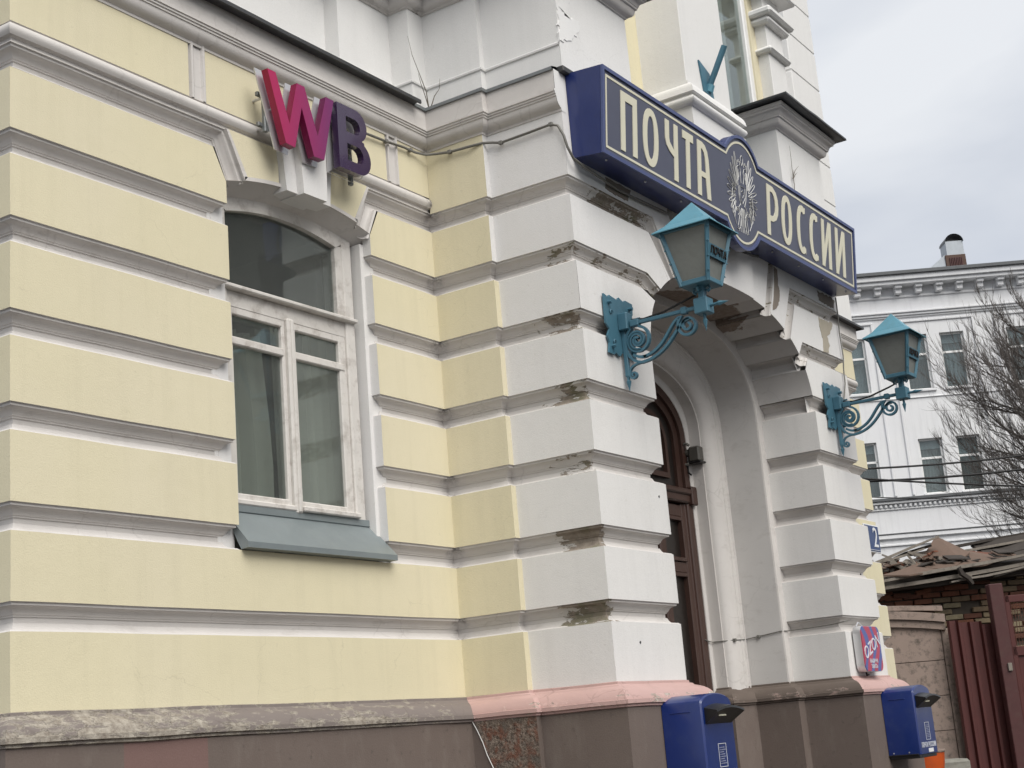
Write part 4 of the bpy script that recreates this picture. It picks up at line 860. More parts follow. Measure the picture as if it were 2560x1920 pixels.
# ------------------------------------------------------------------ mailboxes
def mailbox(x0, label):
    yb = YC-.122; w_, d, z0, z1 = .40, .25, 1.285, 1.742; yf = yb-d; zr = .055; n = 12
    t = thing('mailbox', label, 'mailbox', (x0+w_/2, yb, z0), 'blue mailboxes on the portal')
    # front leans out at the bottom corners are rounded, top is a shallow arch that slopes to the front
    prof = lambda y: [(x0, z0)]+[(x0, z1)]+[(x0+w_*(.5-.5*math.cos(math.pi*i/n)), z1+zr*math.sin(math.pi*i/n)) for i in range(1, n)]+[(x0+w_, z1), (x0+w_, z0)]
    a, b = prof(yb), prof(yf); m = len(a); cr_ = .035
    rows = [[(x, yb, z) for x, z in a], [(x, yf+.06, z) for x, z in a], [(x, yf, z if z > z0+.001 else z) for x, z in b]]
    ins = [(min(max(x, x0+cr_), x0+w_-cr_), z-(.02 if z > z1-.001 else 0)) for x, z in b]
    V, F = grid([[(x, y, z) for x, y, z in r] for r in rows[:2]]+[[(x0+(x-x0-w_/2)*.975+w_/2, yf+.010, z) for x, z in b], [(x0+(x-x0-w_/2)*.93+w_/2, yf, z-.006 if z > z0+.01 else z) for x, z in b]])
    F.append(tuple(range(3*m, 4*m))); F.append(tuple(range(m))[::-1])
    bd = make('body', (V, F), 'mail_blue', t, smooth=28)
    make('side_seam', bbox(x0-.0025, x0+.004, yf+.07, yb-.05, z1-.045, z1-.040, .001), 'mail_blue', bd)
    make('base', join(bbox(x0+.004, x0+w_-.004, yf+.012, yb-.002, z0-.028, z0+.002, .004), bbox(x0-.006, x0+w_+.006, yf+.02, yb, z0-.004, z0+.006, .002)), 'black_plastic', t)
    for y in (yf+.09, yb-.04): make('screw', tube([(x0+.002, y, z0+.018), (x0-.006, y, z0+.018)], .005, 6), 'silver', bd)
    # slot hood
    zs = z1-.075; hood = []
    for i in range(11):
        u = -1+2*i/10; hood.append((x0+w_/2+u*.165, zs+.05+.022*(1-u*u)))
    V = [(x, yf+.004, z) for x, z in hood]+[(x0+w_/2+(x-x0-w_/2)*1.08, yf-.085, z-.018) for x, z in hood]+[(x0+w_/2+(x-x0-w_/2)*1.08, yf-.088, z-.030) for x, z in hood]+[(x, yf+.004, zs-.045) for x, z in hood]
    F = [(k*11+i, k*11+i+1, (k+1)*11+i+1, (k+1)*11+i) for k in range(3) for i in range(10)]+[(0, 11, 22, 33), (10, 43, 32, 21)]
    make('slot_hood', (V, F), 'black_plastic', t, smooth=25)
    make('slot_mark', bbox(x0+w_/2-.09, x0+w_/2+.0, yf-.055, yf-.045, zs-.002, zs+.006, .002), 'cream_print', t)
    fm = lambda cx, cz: (lambda a_, b_, c_: (cx+a_, yf-.002-c_, cz+b_))
    lb = make('notice_label', fill2d([[(-.05, -.065), (.05, -.065), (.05, .065), (-.05, .065)], [(-.047, -.062), (.047, -.062), (.047, .062), (-.047, .062)]], .002, fm(x0+.21, z0+.165)), 'white_print', t)
    for i in range(8): make('notice_line', fill2d([[(-.038, 0), (.038-.012*(i % 3), 0), (.038-.012*(i % 3), .005), (-.038, .003)]], .002, fm(x0+.21, z0+.118+.0125*i)), 'label_grey', lb)
    make('lettering', text2d('ПОЧТА РОССИИ', .052, .002, fm(x0+.20, z0+.062), xs=.78), 'white_print', t)
    make('sticker', fill2d([[(-.055, -.014), (.055, -.014), (.055, .014), (-.055, .014)]], .002, fm(x0+.235, z0+.022)), 'number_white', t)
    return t
mailbox(3.565, 'blue metal mailbox on the pink and brown pier below the nearer lantern')
mailbox(7.14, 'blue metal mailbox on the far pier, with an orange tub behind')

# ------------------------------------------------------------------ small things fixed to the walls
oz = thing('lightbox_sign', 'small rounded red and blue striped lightbox on the right pier', 'sign', (7.2, YC, 1.92))
rr = lambda x0, x1, z0, z1, r: arc(x1-r, z1-r, r, r, 0, 90, 6)+arc(x0+r, z1-r, r, r, 90, 180, 6)+arc(x0+r, z0+r, r, r, 180, 270, 6)+arc(x1-r, z0+r, r, r, 270, 360, 6)
make('case', fill2d([rr(7.0, 7.40, 1.925, 2.275, .06)], .062, ymap(YC-.045)), 'silver', oz); make('face', fill2d([rr(7.004, 7.396, 1.929, 2.271, .056)], .006, ymap(YC-.079)), 'ozon_face', oz)
make('lettering', text2d('OZON', .140, .004, lambda a, b, c: (7.20+a*.95-b*.2, YC-.084-c, 2.115+b*.95+a*.34), spacing=.95, xs=.90), 'white_print', oz)
make('lettering', text2d('ВЫДАЧА\nЗДЕСЬ', .040, .003, lambda a, b, c: (7.20+a, YC-.084-c, 1.985+b)), 'white_print', oz)
make('hanger', tube([(7.05, YC-.03, 2.272), (7.10, YC-.03, 2.305), (7.13, YC-.03, 2.30), (7.2, YC-.03, 2.272)], .006, 5), 'silver', oz); make('plug', tube([(7.14, YC-.03, 1.925), (7.15, YC-.03, 1.90), (7.19, YC-.03, 1.905)], .008, 5), 'cable_black', oz)
npz = thing('number_plate', 'dark blue house number plate at the far corner of the wing', 'sign', (10.55, -.01, 3.2))
make('plate', bbox(10.34, 10.745, -.034, -.018, 3.20, 3.485, .003), 'number_white', npz); make('field', bbox(10.352, 10.733, -.038, -.030, 3.212, 3.473, .002), 'number_blue', npz)
make('digit', text2d('2', .29, .004, lambda a, b, c: (10.62+a, -.041-c, 3.345+b), xs=.95), 'number_white', npz); make('rule', bbox(10.37, 10.715, -.041, -.037, 3.222, 3.227, .001), 'number_white', npz)
fl = thing('floodlight', 'small grey floodlight under the arch beside the brown door', 'lamp', (6.47, -.06, 3.7))
make('bracket_ring', tube([(6.44+.012*math.sin(R(a))*0, .0+.0-.055+.055*math.cos(R(a)), 3.735+.085*math.sin(R(a))) for a in range(-110, 150, 20)], .012, 6), 'cable_grey', fl)
make('lamp_head', join(bbox(6.44, 6.53, -.17, -.075, 3.665, 3.79, .012), tube([(6.485, -.075, 3.745), (6.47, -.045, 3.75), (6.465, -.01, 3.745)], .034, 8, True, [1, .8, .5])), 'lamp_grey', fl)
make('lens', bbox(6.435, 6.535, -.182, -.07, 3.650, 3.668, .006), 'black_plastic', fl); make('lead', tube([(6.465, -.05, 3.68), (6.468, -.045, 3.62), (6.462, -.055, 3.585), (6.46, -.075, 3.565)], .008, 5), 'cable_black', fl)
fh = thing('flag_holder', 'weathered turquoise flag pole socket on the pilaster above the sign', 'flag holder', (5.66, -1.02, 6.3))
make('plate', prism([(5.40, 6.46), (5.44, 6.22), (5.60, 6.20), (5.57, 6.40)], -1.034, -1.022), 'turquoise', fh); make('socket', tube([(5.52, -1.035, 6.27), (5.52, -1.10, 6.38), (5.52, -1.20, 6.56)], .024, 10), 'turquoise', fh)
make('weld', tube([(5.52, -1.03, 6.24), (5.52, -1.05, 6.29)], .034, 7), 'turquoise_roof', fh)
def cable(name, pts, r, mat, label, clips=()):
    t = thing(name, label, 'cable', pts[0]); make('cord', tube(pts, r, 6), mat, t, smooth=60)
    for c in clips: make('clip', bbox(c[0]-.012, c[0]+.012, c[1]-.016, c[1]+.012, c[2]-.012, c[2]+.012, .003), mat, t)
    return t
cable('wall_cable', [(2.30, -.06, 5.27), (2.48, -.03, 5.285), (2.66, -.022, 5.30), (2.80, -.022, 5.306), (2.98, -.022, 5.322), (3.10, -.024, 5.322), (3.18, -.05, 5.322), (3.222, -.10, 5.325), (3.228, -.2, 5.31), (3.228, -.36, 5.30), (3.25, -.44, 5.305), (3.279, -.50, 5.30), (3.279, -.56, 5.28), (3.279, -.75, 5.283), (3.279, -.935, 5.288), (3.279, -.985, 5.265), (3.279, -1.02, 5.19), (3.285, -1.035, 5.11), (3.32, -1.05, 5.04), (3.42, -1.06, 5.015), (3.9, -1.03, 5.0), (4.6, -1.03, 5.02)], .0085, 'cable_grey',
      'grey cable clipped along the wall from the letters to the blue sign', [(2.80, -.02, 5.306), (3.05, -.02, 5.322), (3.228, -.2, 5.31), (3.279, -.56, 5.28), (3.279, -.935, 5.288)])
cable('jamb_wire', [(6.42, -.05, 2.27), (6.475, -.062, 2.255), (6.52, -.07, 2.25), (6.527, -.15, 2.25), (6.60, -.215, 2.252), (6.755, -.24, 2.256), (6.757, -.4, 2.272), (6.757, -.548, 2.288), (6.87, -.552, 2.29), (6.875, -.7, 2.292), (6.875, -.9, 2.30), (6.876, -1.015, 2.31), (7.02, -1.017, 2.33)], .0045, 'cable_grey', 'thin wire stapled across the right side of the arch', [(6.60, -.215, 2.252), (6.757, -.35, 2.266)])
cable('drop_wire', [(7.62, -1.04, 5.06), (7.645, -1.03, 4.9), (7.62, -1.03, 4.75), (7.635, -1.03, 4.55), (7.60, -1.03, 4.42), (7.59, -1.03, 4.30), (7.50, -1.035, 4.16), (7.40, -1.05, 4.08)], .006, 'cable_grey', 'thin wire hanging from the sign to the farther lantern')
cable('sign_cable', [(5.1, -1.06, 5.03), (5.3, -1.10, 4.985), (5.55, -1.11, 4.965), (5.8, -1.10, 4.99), (6.0, -1.06, 5.04)], .010, 'cable_black', 'black cable sagging below the middle of the blue sign')
def twigs(loc, stems, label):
    t = thing('weed', label, 'plant', loc)
    for s in stems: make('stem', tube([tuple(Vector(loc)+Vector(p)) for p in s], .004, 5, True, [1-.75*i/(len(s)-1) for i in range(len(s))]), 'twig', t)
    return t
twigs((3.235, -.06, 5.665), [[(0, 0, 0), (-.03, -.01, .10), (-.07, .0, .20), (-.13, .01, .33), (-.15, .02, .46)], [(0, 0, 0), (-.03, 0, .07), (-.07, .0, .15), (-.09, .0, .21)], [(.01, -.01, 0), (.03, -.03, .08), (.05, -.06, .13), (.05, -.07, .20)]], 'dry grey stalks growing on the ledge in the inner corner')
twigs((7.02, YC-.01, 5.80), [[(0, 0, 0), (.02, -.01, .12), (.015, -.01, .26), (-.0, -.02, .36), (.0, -.02, .46)], [(.02, -.01, .18), (.05, -.02, .22), (.10, -.02, .25)], [(.02, -.01, .20), (.06, -.02, .26), (.12, -.03, .31)], [(.0, -.01, .17), (.01, -.02, .20), (.015, -.02, .25)]], 'bare twig growing out of the right pedestal above the sign')

# ------------------------------------------------------------------ background, laid out in a street frame square to the far white building
HV = Vector((math.sin(YAW), math.cos(YAW), 0)); RV = Vector((math.cos(YAW), -math.sin(YAW), 0)); B0 = Vector((CAM.x, CAM.y, 0))
def bw(s, d, z): return tuple(B0+RV*s+HV*d+Vector((0, 0, z)))
def bmap(vf): return [bw(x, y, z) for x, y, z in vf[0]], vf[1]
def bmk(name, vf, mat, parent, **k): return make(name, bmap(vf), mat, parent, **k)
D = 45.0
far = thing('far_building', 'white three storey building with bracketed eaves behind the bare tree', 'building', bw(13, D, 0))
SL, SR = 4.0, 24.0
ups = [(12.31, 13.08), (13.48, 14.24), (15.58, 16.34), (16.75, 17.5), (18.9, 19.66), (9.2, 9.95), (10.37, 11.13)]
los = [(10.30, 11.04), (12.33, 13.07), (13.50, 14.23), (15.58, 16.3), (16.75, 17.5), (9.1, 9.84)]
holes = [(a, b, 11.27, 13.05) for a, b in ups]+[(a, b, 8.0, 9.73) for a, b in los]
xs = sorted({SL, SR, *[h[0] for h in holes], *[h[1] for h in holes]}); zs_ = sorted({0, 15.0, *[h[2] for h in holes], *[h[3] for h in holes]})
wv, wf = [], []
for i in range(len(xs)-1):
    for j in range(len(zs_)-1):
        cx_, cz_ = (xs[i]+xs[i+1])/2, (zs_[j]+zs_[j+1])/2
        if any(h[0] < cx_ < h[1] and h[2] < cz_ < h[3] for h in holes): continue
        k = len(wv); wv += [(xs[i], D, zs_[j]), (xs[i+1], D, zs_[j]), (xs[i+1], D, zs_[j+1]), (xs[i], D, zs_[j+1])]; wf.append((k, k+1, k+2, k+3))
bmk('wall', join((wv, wf), box(SL, SL+.1, D+.02, D+12, 0, 15), box(SR-.1, SR, D+.02, D+12, 0, 15)), 'far_white', far)
for n_, (a, b, z0, z1) in enumerate(holes):
    dp = .16
    wn_ = bmk('window', join(([(a, D, z0), (b, D, z0), (b, D, z1), (a, D, z1), (a, D+dp, z0), (b, D+dp, z0), (b, D+dp, z1), (a, D+dp, z1)], [(0, 4, 5, 1), (1, 5, 6, 2), (2, 6, 7, 3), (3, 7, 4, 0)]),
        bbox(a, a+.06, D+dp-.05, D+dp+.02, z0, z1, .006), bbox(b-.06, b, D+dp-.05, D+dp+.02, z0, z1, .006), bbox(a, b, D+dp-.05, D+dp+.02, z1-.06, z1, .006), bbox(a, b, D+dp-.05, D+dp+.02, z0, z0+.06, .006), bbox(a, b, D+dp-.05, D+dp+.02, z0+(z1-z0)*.63, z0+(z1-z0)*.63+.07, .006)), 'pvc_white', far)
    zt = z0+(z1-z0)*.63
    bmk('pane', box(a+.05, b-.05, D+dp-.02, D+dp-.01, z0+.05, zt+.01), 'glass_far', wn_); bmk('pane', box(a+.05, b-.05, D+dp-.02, D+dp-.01, zt+.06, z1-.05), 'glass_far', wn_)
    bs = [(a+(b-a)*i/14, D+dp+.22+.05*(i % 2)) for i in range(15)]
    bmk('blind', grid([[(x, y, z0+.02) for x, y in bs], [(x, y, z1-.30) for x, y in bs]]), ('blind', 'far_shade', 'blind', 'curtain', 'room_grey')[n_ % 5], wn_)
    bmk('roller_shade', box(a, b, D+dp+.10, D+dp+.11, z1-(.30 if n_ % 3 else .75), z1), 'far_shade', wn_)
    bmk('window_back', box(a-.2, b+.2, D+dp+.6, D+dp+.65, z0-.2, z1+.2), 'room_grey', wn_)
    bmk('sill', bbox(a-.06, b+.06, D-.07, D+.10, z0-.06, z0+.01, .008), 'far_white', wn_)
# entablature, eaves and brackets
for z0, z1, o in ((13.62, 13.68, .05), (13.68, 13.76, .10), (13.76, 13.82, .15), (14.28, 14.34, .06), (14.62, 14.74, .42), (14.74, 14.93, .50)):
    bmk('eaves_moulding', bbox(SL, SR, D-o, D+.05, z0, z1, .012), 'far_white', far)
sb = 4.5
while sb < 23.5:
    bmk('eaves_bracket', join(bbox(sb, sb+.22, D-.34, D+.02, 14.52, 14.63, .012), bbox(sb+.01, sb+.21, D-.24, D+.02, 14.36, 14.53, .02)), 'far_white', far); sb += .645
bmk('gutter', bbox(SL, SR, D-.58, D-.40, 14.90, 15.02, .015), 'far_roof', far)
rf_ = bmk('roof', ([(SL, D-.58, 15.0), (SR, D-.58, 15.0), (SR, D+6, 16.9), (SL, D+6, 16.9), (SL, D+12, 15.0), (SR, D+12, 15.0)], [(0, 1, 2, 3), (3, 2, 5, 4)]), 'far_roof', far)
dm = bmk('dormer', join(bbox(13.98, 14.62, D-.25, D+1.2, 15.0, 15.48, .01)), 'far_brown', rf_)
bmk('dormer_cheek', ([(13.30, D-.2, 15.0), (13.975, D-.2, 15.0), (13.975, D-.2, 15.50), (13.30, D+.6, 15.1), (13.975, D+.9, 15.5)], [(0, 1, 2), (0, 2, 4, 3)]), 'far_metal', rf_)
for i in range(8): bmk('louvre', bbox(14.10+i*.052, 14.13+i*.052, D-.285, D-.24, 15.07, 15.38, .004), 'maroon_post', rf_)
bmk('flue', bbox(14.10, 14.66, D-.05, D+.55, 15.46, 16.0, .01), 'far_metal', rf_)
hd = [(14.09+.58*(.5-.5*math.cos(math.pi*i/10)), 15.96+.26*math.sin(math.pi*i/10)) for i in range(11)]
bmk('flue_hood', grid([[(x, D-.12, z) for x, z in hd], [(x, D+.62, z) for x, z in hd]]), 'far_roof', rf_); bmk('flue_throat', bbox(14.2, 14.56, D+.1, D+.5, 15.95, 16.1, .01), 'black_plastic', rf_)
# string courses and panel frames
for z0, z1, o, m in ((7.86, 7.95, .20, 'far_roof'), (7.78, 7.86, .14, 'far_white'), (7.60, 7.64, .05, 'far_white'), (6.84, 6.88, .12, 'far_roof'), (6.72, 6.84, .10, 'far_white'), (6.5, 6.56, .06, 'far_white'), (11.02, 11.06, .04, 'far_white')):
    bmk('string_course', bbox(SL, SR, D-o, D+.05, z0, z1, .01), m, far)
sb = 8.0
while sb < 18:
    bmk('dentil', bbox(sb, sb+.085, D-.10, D+.02, 7.66, 7.76, .02), 'far_white', far); sb += .15
for a, b in ((11.92, 14.62), (15.22, 17.9), (8.8, 11.45)):
    bmk('panel_frame', join(bbox(a, b, D-.05, D+.02, 13.46, 13.54, .015), bbox(a, a+.08, D-.05, D+.02, 8.0, 13.46, .015), bbox(b-.08, b, D-.05, D+.02, 8.0, 13.46, .015)), 'far_white', far)

# ---- overgrown shed in ruins
D2 = 20.0
shed = thing('ruined_shed', 'collapsed brick shed with broken slate sheets and splintered planks', 'shed', bw(5.8, D2+.6, 0))
bmk('mortar_core', join(box(4.0, 7.9, D2+.42, D2+.85, 0, 3.20), box(5.6, 7.9, D2+.44, D2+.85, 3.1, 3.30)), 'mortar', shed)
row = 0; z = 2.28; cnt = 0; rnd = random.Random(3)
while z < 3.30:
    s = 4.55+(row % 2)*.13
    while s < 7.5:
        top = 3.21+.06*(s-4.7)+.03*math.sin(s*7)
        if z+.07 < top and cnt < 290 and not (rnd.random() < .07):
            l = .24; o = rnd.uniform(-.025, .025); m = rnd.choice([0, 1, 0, 4, 1, 3, 2]) if s+rnd.uniform(-.3, .3) > 5.45 else rnd.choice([2, 3, 1, 2, 3, 0])
            if z > 2.95: m = rnd.choice([2, 3, 3, 1])
            bmk('brick', bbox(s+rnd.uniform(-.006, .006), s+l+rnd.uniform(-.006, .006), D2+.36-o, D2+.5, z+rnd.uniform(-.003, .003), z+.067, .007), 'brick_%d' % m, shed); cnt += 1
        s += .26
    z += .080; row += 1
for s, z, a in ((4.78, 3.13, .3), (5.05, 3.14, -.2), (5.35, 3.17, .5), (5.15, 3.25, .1), (5.75, 3.20, .2), (6.15, 3.24, -.3), (4.95, 3.47, .4), (5.05, 3.42, -.3)):
    v, f = bbox(-.12, .12, -.05, .06, -.033, .033, .006); bmk('loose_brick', ([(s+x*math.cos(a)-zz*math.sin(a)*.3, D2+.4+y, z+zz+x*math.sin(a)*.3) for x, y, zz in v], f), 'brick_%d' % rnd.choice([2, 3, 2]), shed)
bmk('debris_core', ([(4.3, D2+.25, 3.19), (7.6, D2+.25, 3.31), (7.6, D2+.15, 3.50), (6.3, D2+.3, 3.46), (5.5, D2+.4, 3.45), (4.9, D2+.4, 3.42), (4.3, D2+.3, 3.40), (4.3, D2+.8, 3.12), (7.6, D2+.8, 3.26), (7.6, D2+.9, 3.62), (5.5, D2+1.0, 3.70), (4.3, D2+1.0, 3.50)], [(0, 1, 2, 3, 4, 5, 6), (0, 7, 8, 1), (2, 9, 10, 4, 3), (4, 10, 11, 6, 5)]), 'plank_dark', shed)
def slab(pts, mat, dz=.02, name='slate_sheet'):
    top = [bw(*p) for p in pts]; V = top+[(x, y, z-dz) for x, y, z in top]; n = len(pts)
    return make(name, (V, [tuple(range(n)), tuple(range(n, 2*n))[::-1]]+[(i, (i+1) % n, n+(i+1) % n, n+i) for i in range(n)]), mat, shed)
slab([(5.79, D2+.95, 3.98), (6.14, D2+.65, 3.68), (5.89, D2+.25, 3.55), (5.47, D2+.55, 3.68)], 'slate')
slab([(5.47, D2+.50, 3.655), (5.89, D2+.20, 3.53), (5.64, D2-.05, 3.40), (5.19, D2+.25, 3.52)], 'slate')
slab([(5.19, D2+.22, 3.52), (5.54, D2-.03, 3.41), (5.03, D2-.25, 3.36), (4.70, D2-.1, 3.40), (4.94, D2+.05, 3.45)], 'slate')
slab([(6.08, D2+.3, 3.58), (6.34, D2+.2, 3.49), (6.1, D2-.0, 3.43), (5.70, D2+.0, 3.43)], 'slate')
slab([(6.18, D2+.9, 3.73), (6.62, D2+.6, 3.56), (6.3, D2+.2, 3.50), (6.06, D2+.4, 3.57)], 'slate')
slab([(6.30, D2+1.2, 3.76), (6.66, D2+1.0, 3.66), (6.60, D2+.8, 3.60), (6.25, D2+.95, 3.70)], 'brick_3')
slab([(6.45, D2+1.6, 3.9), (7.4, D2+1.2, 3.95), (7.4, D2+.5, 3.5), (6.5, D2+.6, 3.5)], 'plank_dark', .05, 'roof_board')
def plank(a, b, w_, h, mat='plank'):
    A_, B_ = Vector(bw(*a)), Vector(bw(*b)); d = (B_-A_).normalized(); sd_ = d.cross(Vector((0, 0, 1))).normalized(); u = sd_.cross(d); V = []
    for k_, p in enumerate((A_, A_*.67+B_*.33, A_*.33+B_*.67, B_)):
        j = rnd.uniform(-.015, .015); kk_ = (.75, 1, .95, .6)[k_]
        V += [tuple(p+sd_*(x*w_/2)+u*(y*h/2*kk_+j)) for x, y in ((-1, -1), (1, -1), (1, 1), (-1, 1))]
    F = [(0, 1, 2, 3), (15, 14, 13, 12)]+[(4*k_+i, 4*k_+(i+1) % 4, 4*k_+4+(i+1) % 4, 4*k_+4+i) for k_ in range(3) for i in range(4)]
    make('plank', (V, F), mat, shed)
for a, b, w_, h, m in (((4.55, D2+.5, 3.56), (5.70, D2+.5, 3.90), .10, .035, 'plank'), ((4.5, D2+.6, 3.50), (5.6, D2+.6, 3.82), .1, .05, 'plank_dark'), ((4.6, D2+.45, 3.55), (5.45, D2+.4, 3.76), .08, .03, 'plank'),
    ((4.7, D2-.1, 3.30), (6.75, D2-.1, 3.52), .12, .045, 'plank'), ((4.6, D2-.05, 3.22), (7.2, D2-.05, 3.44), .1, .05, 'plank'), ((4.6, D2+.05, 3.23), (7.2, D2+.1, 3.38), .2, .04, 'plank_dark'), ((4.7, D2-.02, 3.24), (5.9, D2-.05, 3.29), .1, .04, 'plank'),
    ((4.6, D2+.1, 3.20), (7.2, D2+.1, 3.33), .2, .05, 'plank_dark'), ((5.6, D2-.1, 3.24), (6.0, D2-.1, 3.27), .1, .025, 'plank'), ((5.75, D2-.1, 3.25), (6.75, D2-.12, 3.36), .1, .03, 'plank'), ((4.85, D2+.3, 3.72), (5.12, D2+.2, 3.47), .04, .03, 'plank'),
    ((4.92, D2+.25, 3.58), (5.12, D2+.2, 3.49), .1, .05, 'plank'), ((5.22, D2+.4, 3.72), (5.50, D2+.35, 3.64), .08, .04, 'plank'), ((5.70, D2-.2, 3.40), (5.86, D2-.2, 3.17), .10, .05, 'plank_dark'), ((5.9, D2+1.3, 3.75), (7.4, D2+1.2, 3.86), .1, .035, 'plank'),
    ((5.5, D2+1.5, 3.80), (7.4, D2+1.5, 4.0), .1, .04, 'plank_dark'), ((4.75, D2+.1, 3.40), (4.95, D2+.05, 3.36), .1, .04, 'plank'), ((5.2, D2+.35, 3.66), (5.3, D2+.3, 3.48), .07, .03, 'plank'), ((6.2, D2-.05, 3.26), (7.2, D2-.1, 3.42), .1, .03, 'plank'), ((4.8, D2+.3, 2.95), (5.5, D2+.2, 2.94), .1, .05, 'plank')):
    plank(a, b, w_, h, m)
for i in range(60):
    s = rnd.uniform(4.65, 5.6); z = 3.42+.22*(s-4.7)+rnd.uniform(-.05, .12); a = rnd.uniform(-.9, .9); l = rnd.uniform(.04, .11)
    plank((s, D2+.35+rnd.uniform(-.1, .1), z), (s+l*math.cos(a), D2+.3, z+l*math.sin(a)), .05, rnd.uniform(.015, .04), rnd.choice(['plank', 'plank_dark', 'brick_2', 'slate', 'plank']))
for i in range(14):
    s_ = rnd.uniform(4.7, 6.6); z = 3.44+rnd.uniform(0, .10)+.05*(s_-4.7); a = rnd.uniform(-.5, .5); l = rnd.uniform(.10, .30)
    slab([(s_, D2+.2, z), (s_+l*math.cos(a), D2+.1, z+l*math.sin(a)*.5), (s_+l*.8, D2+.35, z+.05), (s_-.02, D2+.4, z+.07)], rnd.choice(['slate', 'brick_3', 'plank_dark', 'slate', 'plank_dark']), .015, 'broken_sheet')
# ---- rendered slab wall in front of it
D3 = 19.7
sw = thing('slab_wall', 'mottled pinkish wall of large slabs beside the maroon sheet gate', 'wall', bw(4.8, D3, 0))
zj = [(0, .44), (.44, .88), (.88, 1.33), (1.33, 1.77), (1.77, 2.22), (2.22, 2.70)]
for i, (z0, z1) in enumerate(zj):
    for a, b in ((4.0, 5.32),): bmk('slab', bbox(a+.004, b-.003, D3+rnd.uniform(-.004, .004), D3+.14, z0+.003, z1-.003, .005), 'pink_slab', sw)
bmk('edge_strip', bbox(5.325, 5.43, D3-.015, D3+.12, 0, 2.62, .012), 'pink_slab', sw)
for z0, z1, o, dr_ in ((2.70, 2.80, .05, .10), (2.80, 2.91, .09, .10), (2.91, 2.98, .03, .06)):
    n = 10; V = []
    for i in range(n+1):
        s = 4.0+1.38*i/n; dz = -dr_*max(0, (s-4.5)/.88)**1.5
        V += [(s, D3-o, z0+dz), (s, D3-o, z1+dz-.006), (s, D3+.14, z1+dz), (s, D3+.14, z0+dz)]
    bmk('coping', (V, [(4*i+j, 4*i+(j+1) % 4, 4*i+4+(j+1) % 4, 4*i+4+j) for i in range(n) for j in range(4)]+[(0, 1, 2, 3), (4*n+3, 4*n+2, 4*n+1, 4*n)]), 'pink_slab', sw)
# ---- gate of corrugated sheet, post, and mesh leaf
gt = thing('sheet_gate', 'maroon corrugated metal sheet fence panel before yellow brick', 'fence', bw(5.7, 19.5, 0))
V = []; pr = []; s = 5.38
while s < 6.0:
    for ds, o in ((0, 0), (.018, .055), (.098, .055), (.116, 0)): pr.append((s+ds, 19.5+o-.045))
    s += .15
pr = [(5.36, 19.5)]+pr
for k_ in range(0, len(pr)-1, 4):
    q = pr[k_:k_+5]; zt = 2.70-.10*(q[0][0]-5.37)/.6+.012*math.sin(k_)
    bmk('sheet', join(grid([[(a, b, -.05) for a, b in q], [(a, b, zt) for a, b in q]]), grid([[(a, b+.004, -.05) for a, b in q], [(a, b+.004, zt) for a, b in q]])), 'maroon', gt)
bmk('rail', bbox(5.4, 5.95, 19.54, 19.58, .85, .91, .005), 'maroon', gt)
po = tag(bmk('gate_post', bbox(5.90, 6.075, 19.25, 19.42, -.05, 3.11, .008), 'maroon_post', None), 'square maroon steel gate post between sheet panel and mesh gate', 'post')
mg = thing('mesh_gate', 'maroon framed gate leaf with rusty wire mesh at the right edge', 'gate', bw(6.6, 19.3, 0))
bmk('frame', join(bbox(6.09, 7.4, 19.3, 19.35, 2.86, 2.95, .006), bbox(6.085, 6.15, 19.3, 19.35, .05, 2.95, .006), bbox(6.09, 7.4, 19.3, 19.35, 2.18, 2.30, .006)), 'maroon', mg)
bmk('lower_sheet', bbox(6.12, 7.4, 19.33, 19.345, .1, 2.2, .003), 'maroon', mg)
for i in range(28): bmk('mesh_bar', bbox(6.16+i*.036, 6.167+i*.036, 19.315, 19.322, 2.29, 2.87, .001), 'mesh_rust', mg)
for i in range(8): bmk('mesh_bar', bbox(6.14, 7.3, 19.323, 19.329, 2.35+i*.066, 2.356+i*.066, .001), 'mesh_rust', mg)
bmk('latch', bbox(5.98, 6.03, 19.22, 19.26, 2.0, 2.1, .004), 'plank', mg)
# ---- orange tub and rubble
D4 = 18.0
tb = thing('orange_tub', 'orange plastic tub behind the farther mailbox', 'tub', bw(4.48, D4, 0))
n = 24; ring = lambda r, z: [(4.44+r*math.cos(2*math.pi*i/n), D4+r*math.sin(2*math.pi*i/n), z) for i in range(n+1)]
bmk('bowl', grid([ring(.02, .02), ring(.13, .02), ring(.16, .4), ring(.19, .80), ring(.235, .98), ring(.25, 1.12)]), 'orange', tb, smooth=45)
bmk('inside', grid([ring(.238, 1.12), ring(.19, .9), ring(.02, .85)]), 'orange', tb, smooth=45); bmk('rim', grid([ring(.25, 1.115), ring(.262, 1.125), ring(.258, 1.15), ring(.238, 1.145), ring(.236, 1.115)]), 'pink_slab', tb, smooth=60)
st = thing('stone_block', 'rough grey concrete block beside the orange tub', 'block', bw(5.0, 18.6, 0))
for a, b, z0, z1, o in ((4.62, 5.13, .86, 1.0, 0), (4.58, 5.10, .70, .865, .03), (4.5, 5.2, 0, .705, .06)):
    v, f = bbox(a, b, 18.5-o, 19.0, z0, z1, .03); bmk('lump', ([(x+.02*noise.noise((x*9, y*9, z*9)), y+.03*noise.noise((x*7, z*7, 3)), z+.02*noise.noise((x*11, 5, z*4))) for x, y, z in v], f), 'grey_stone', st)

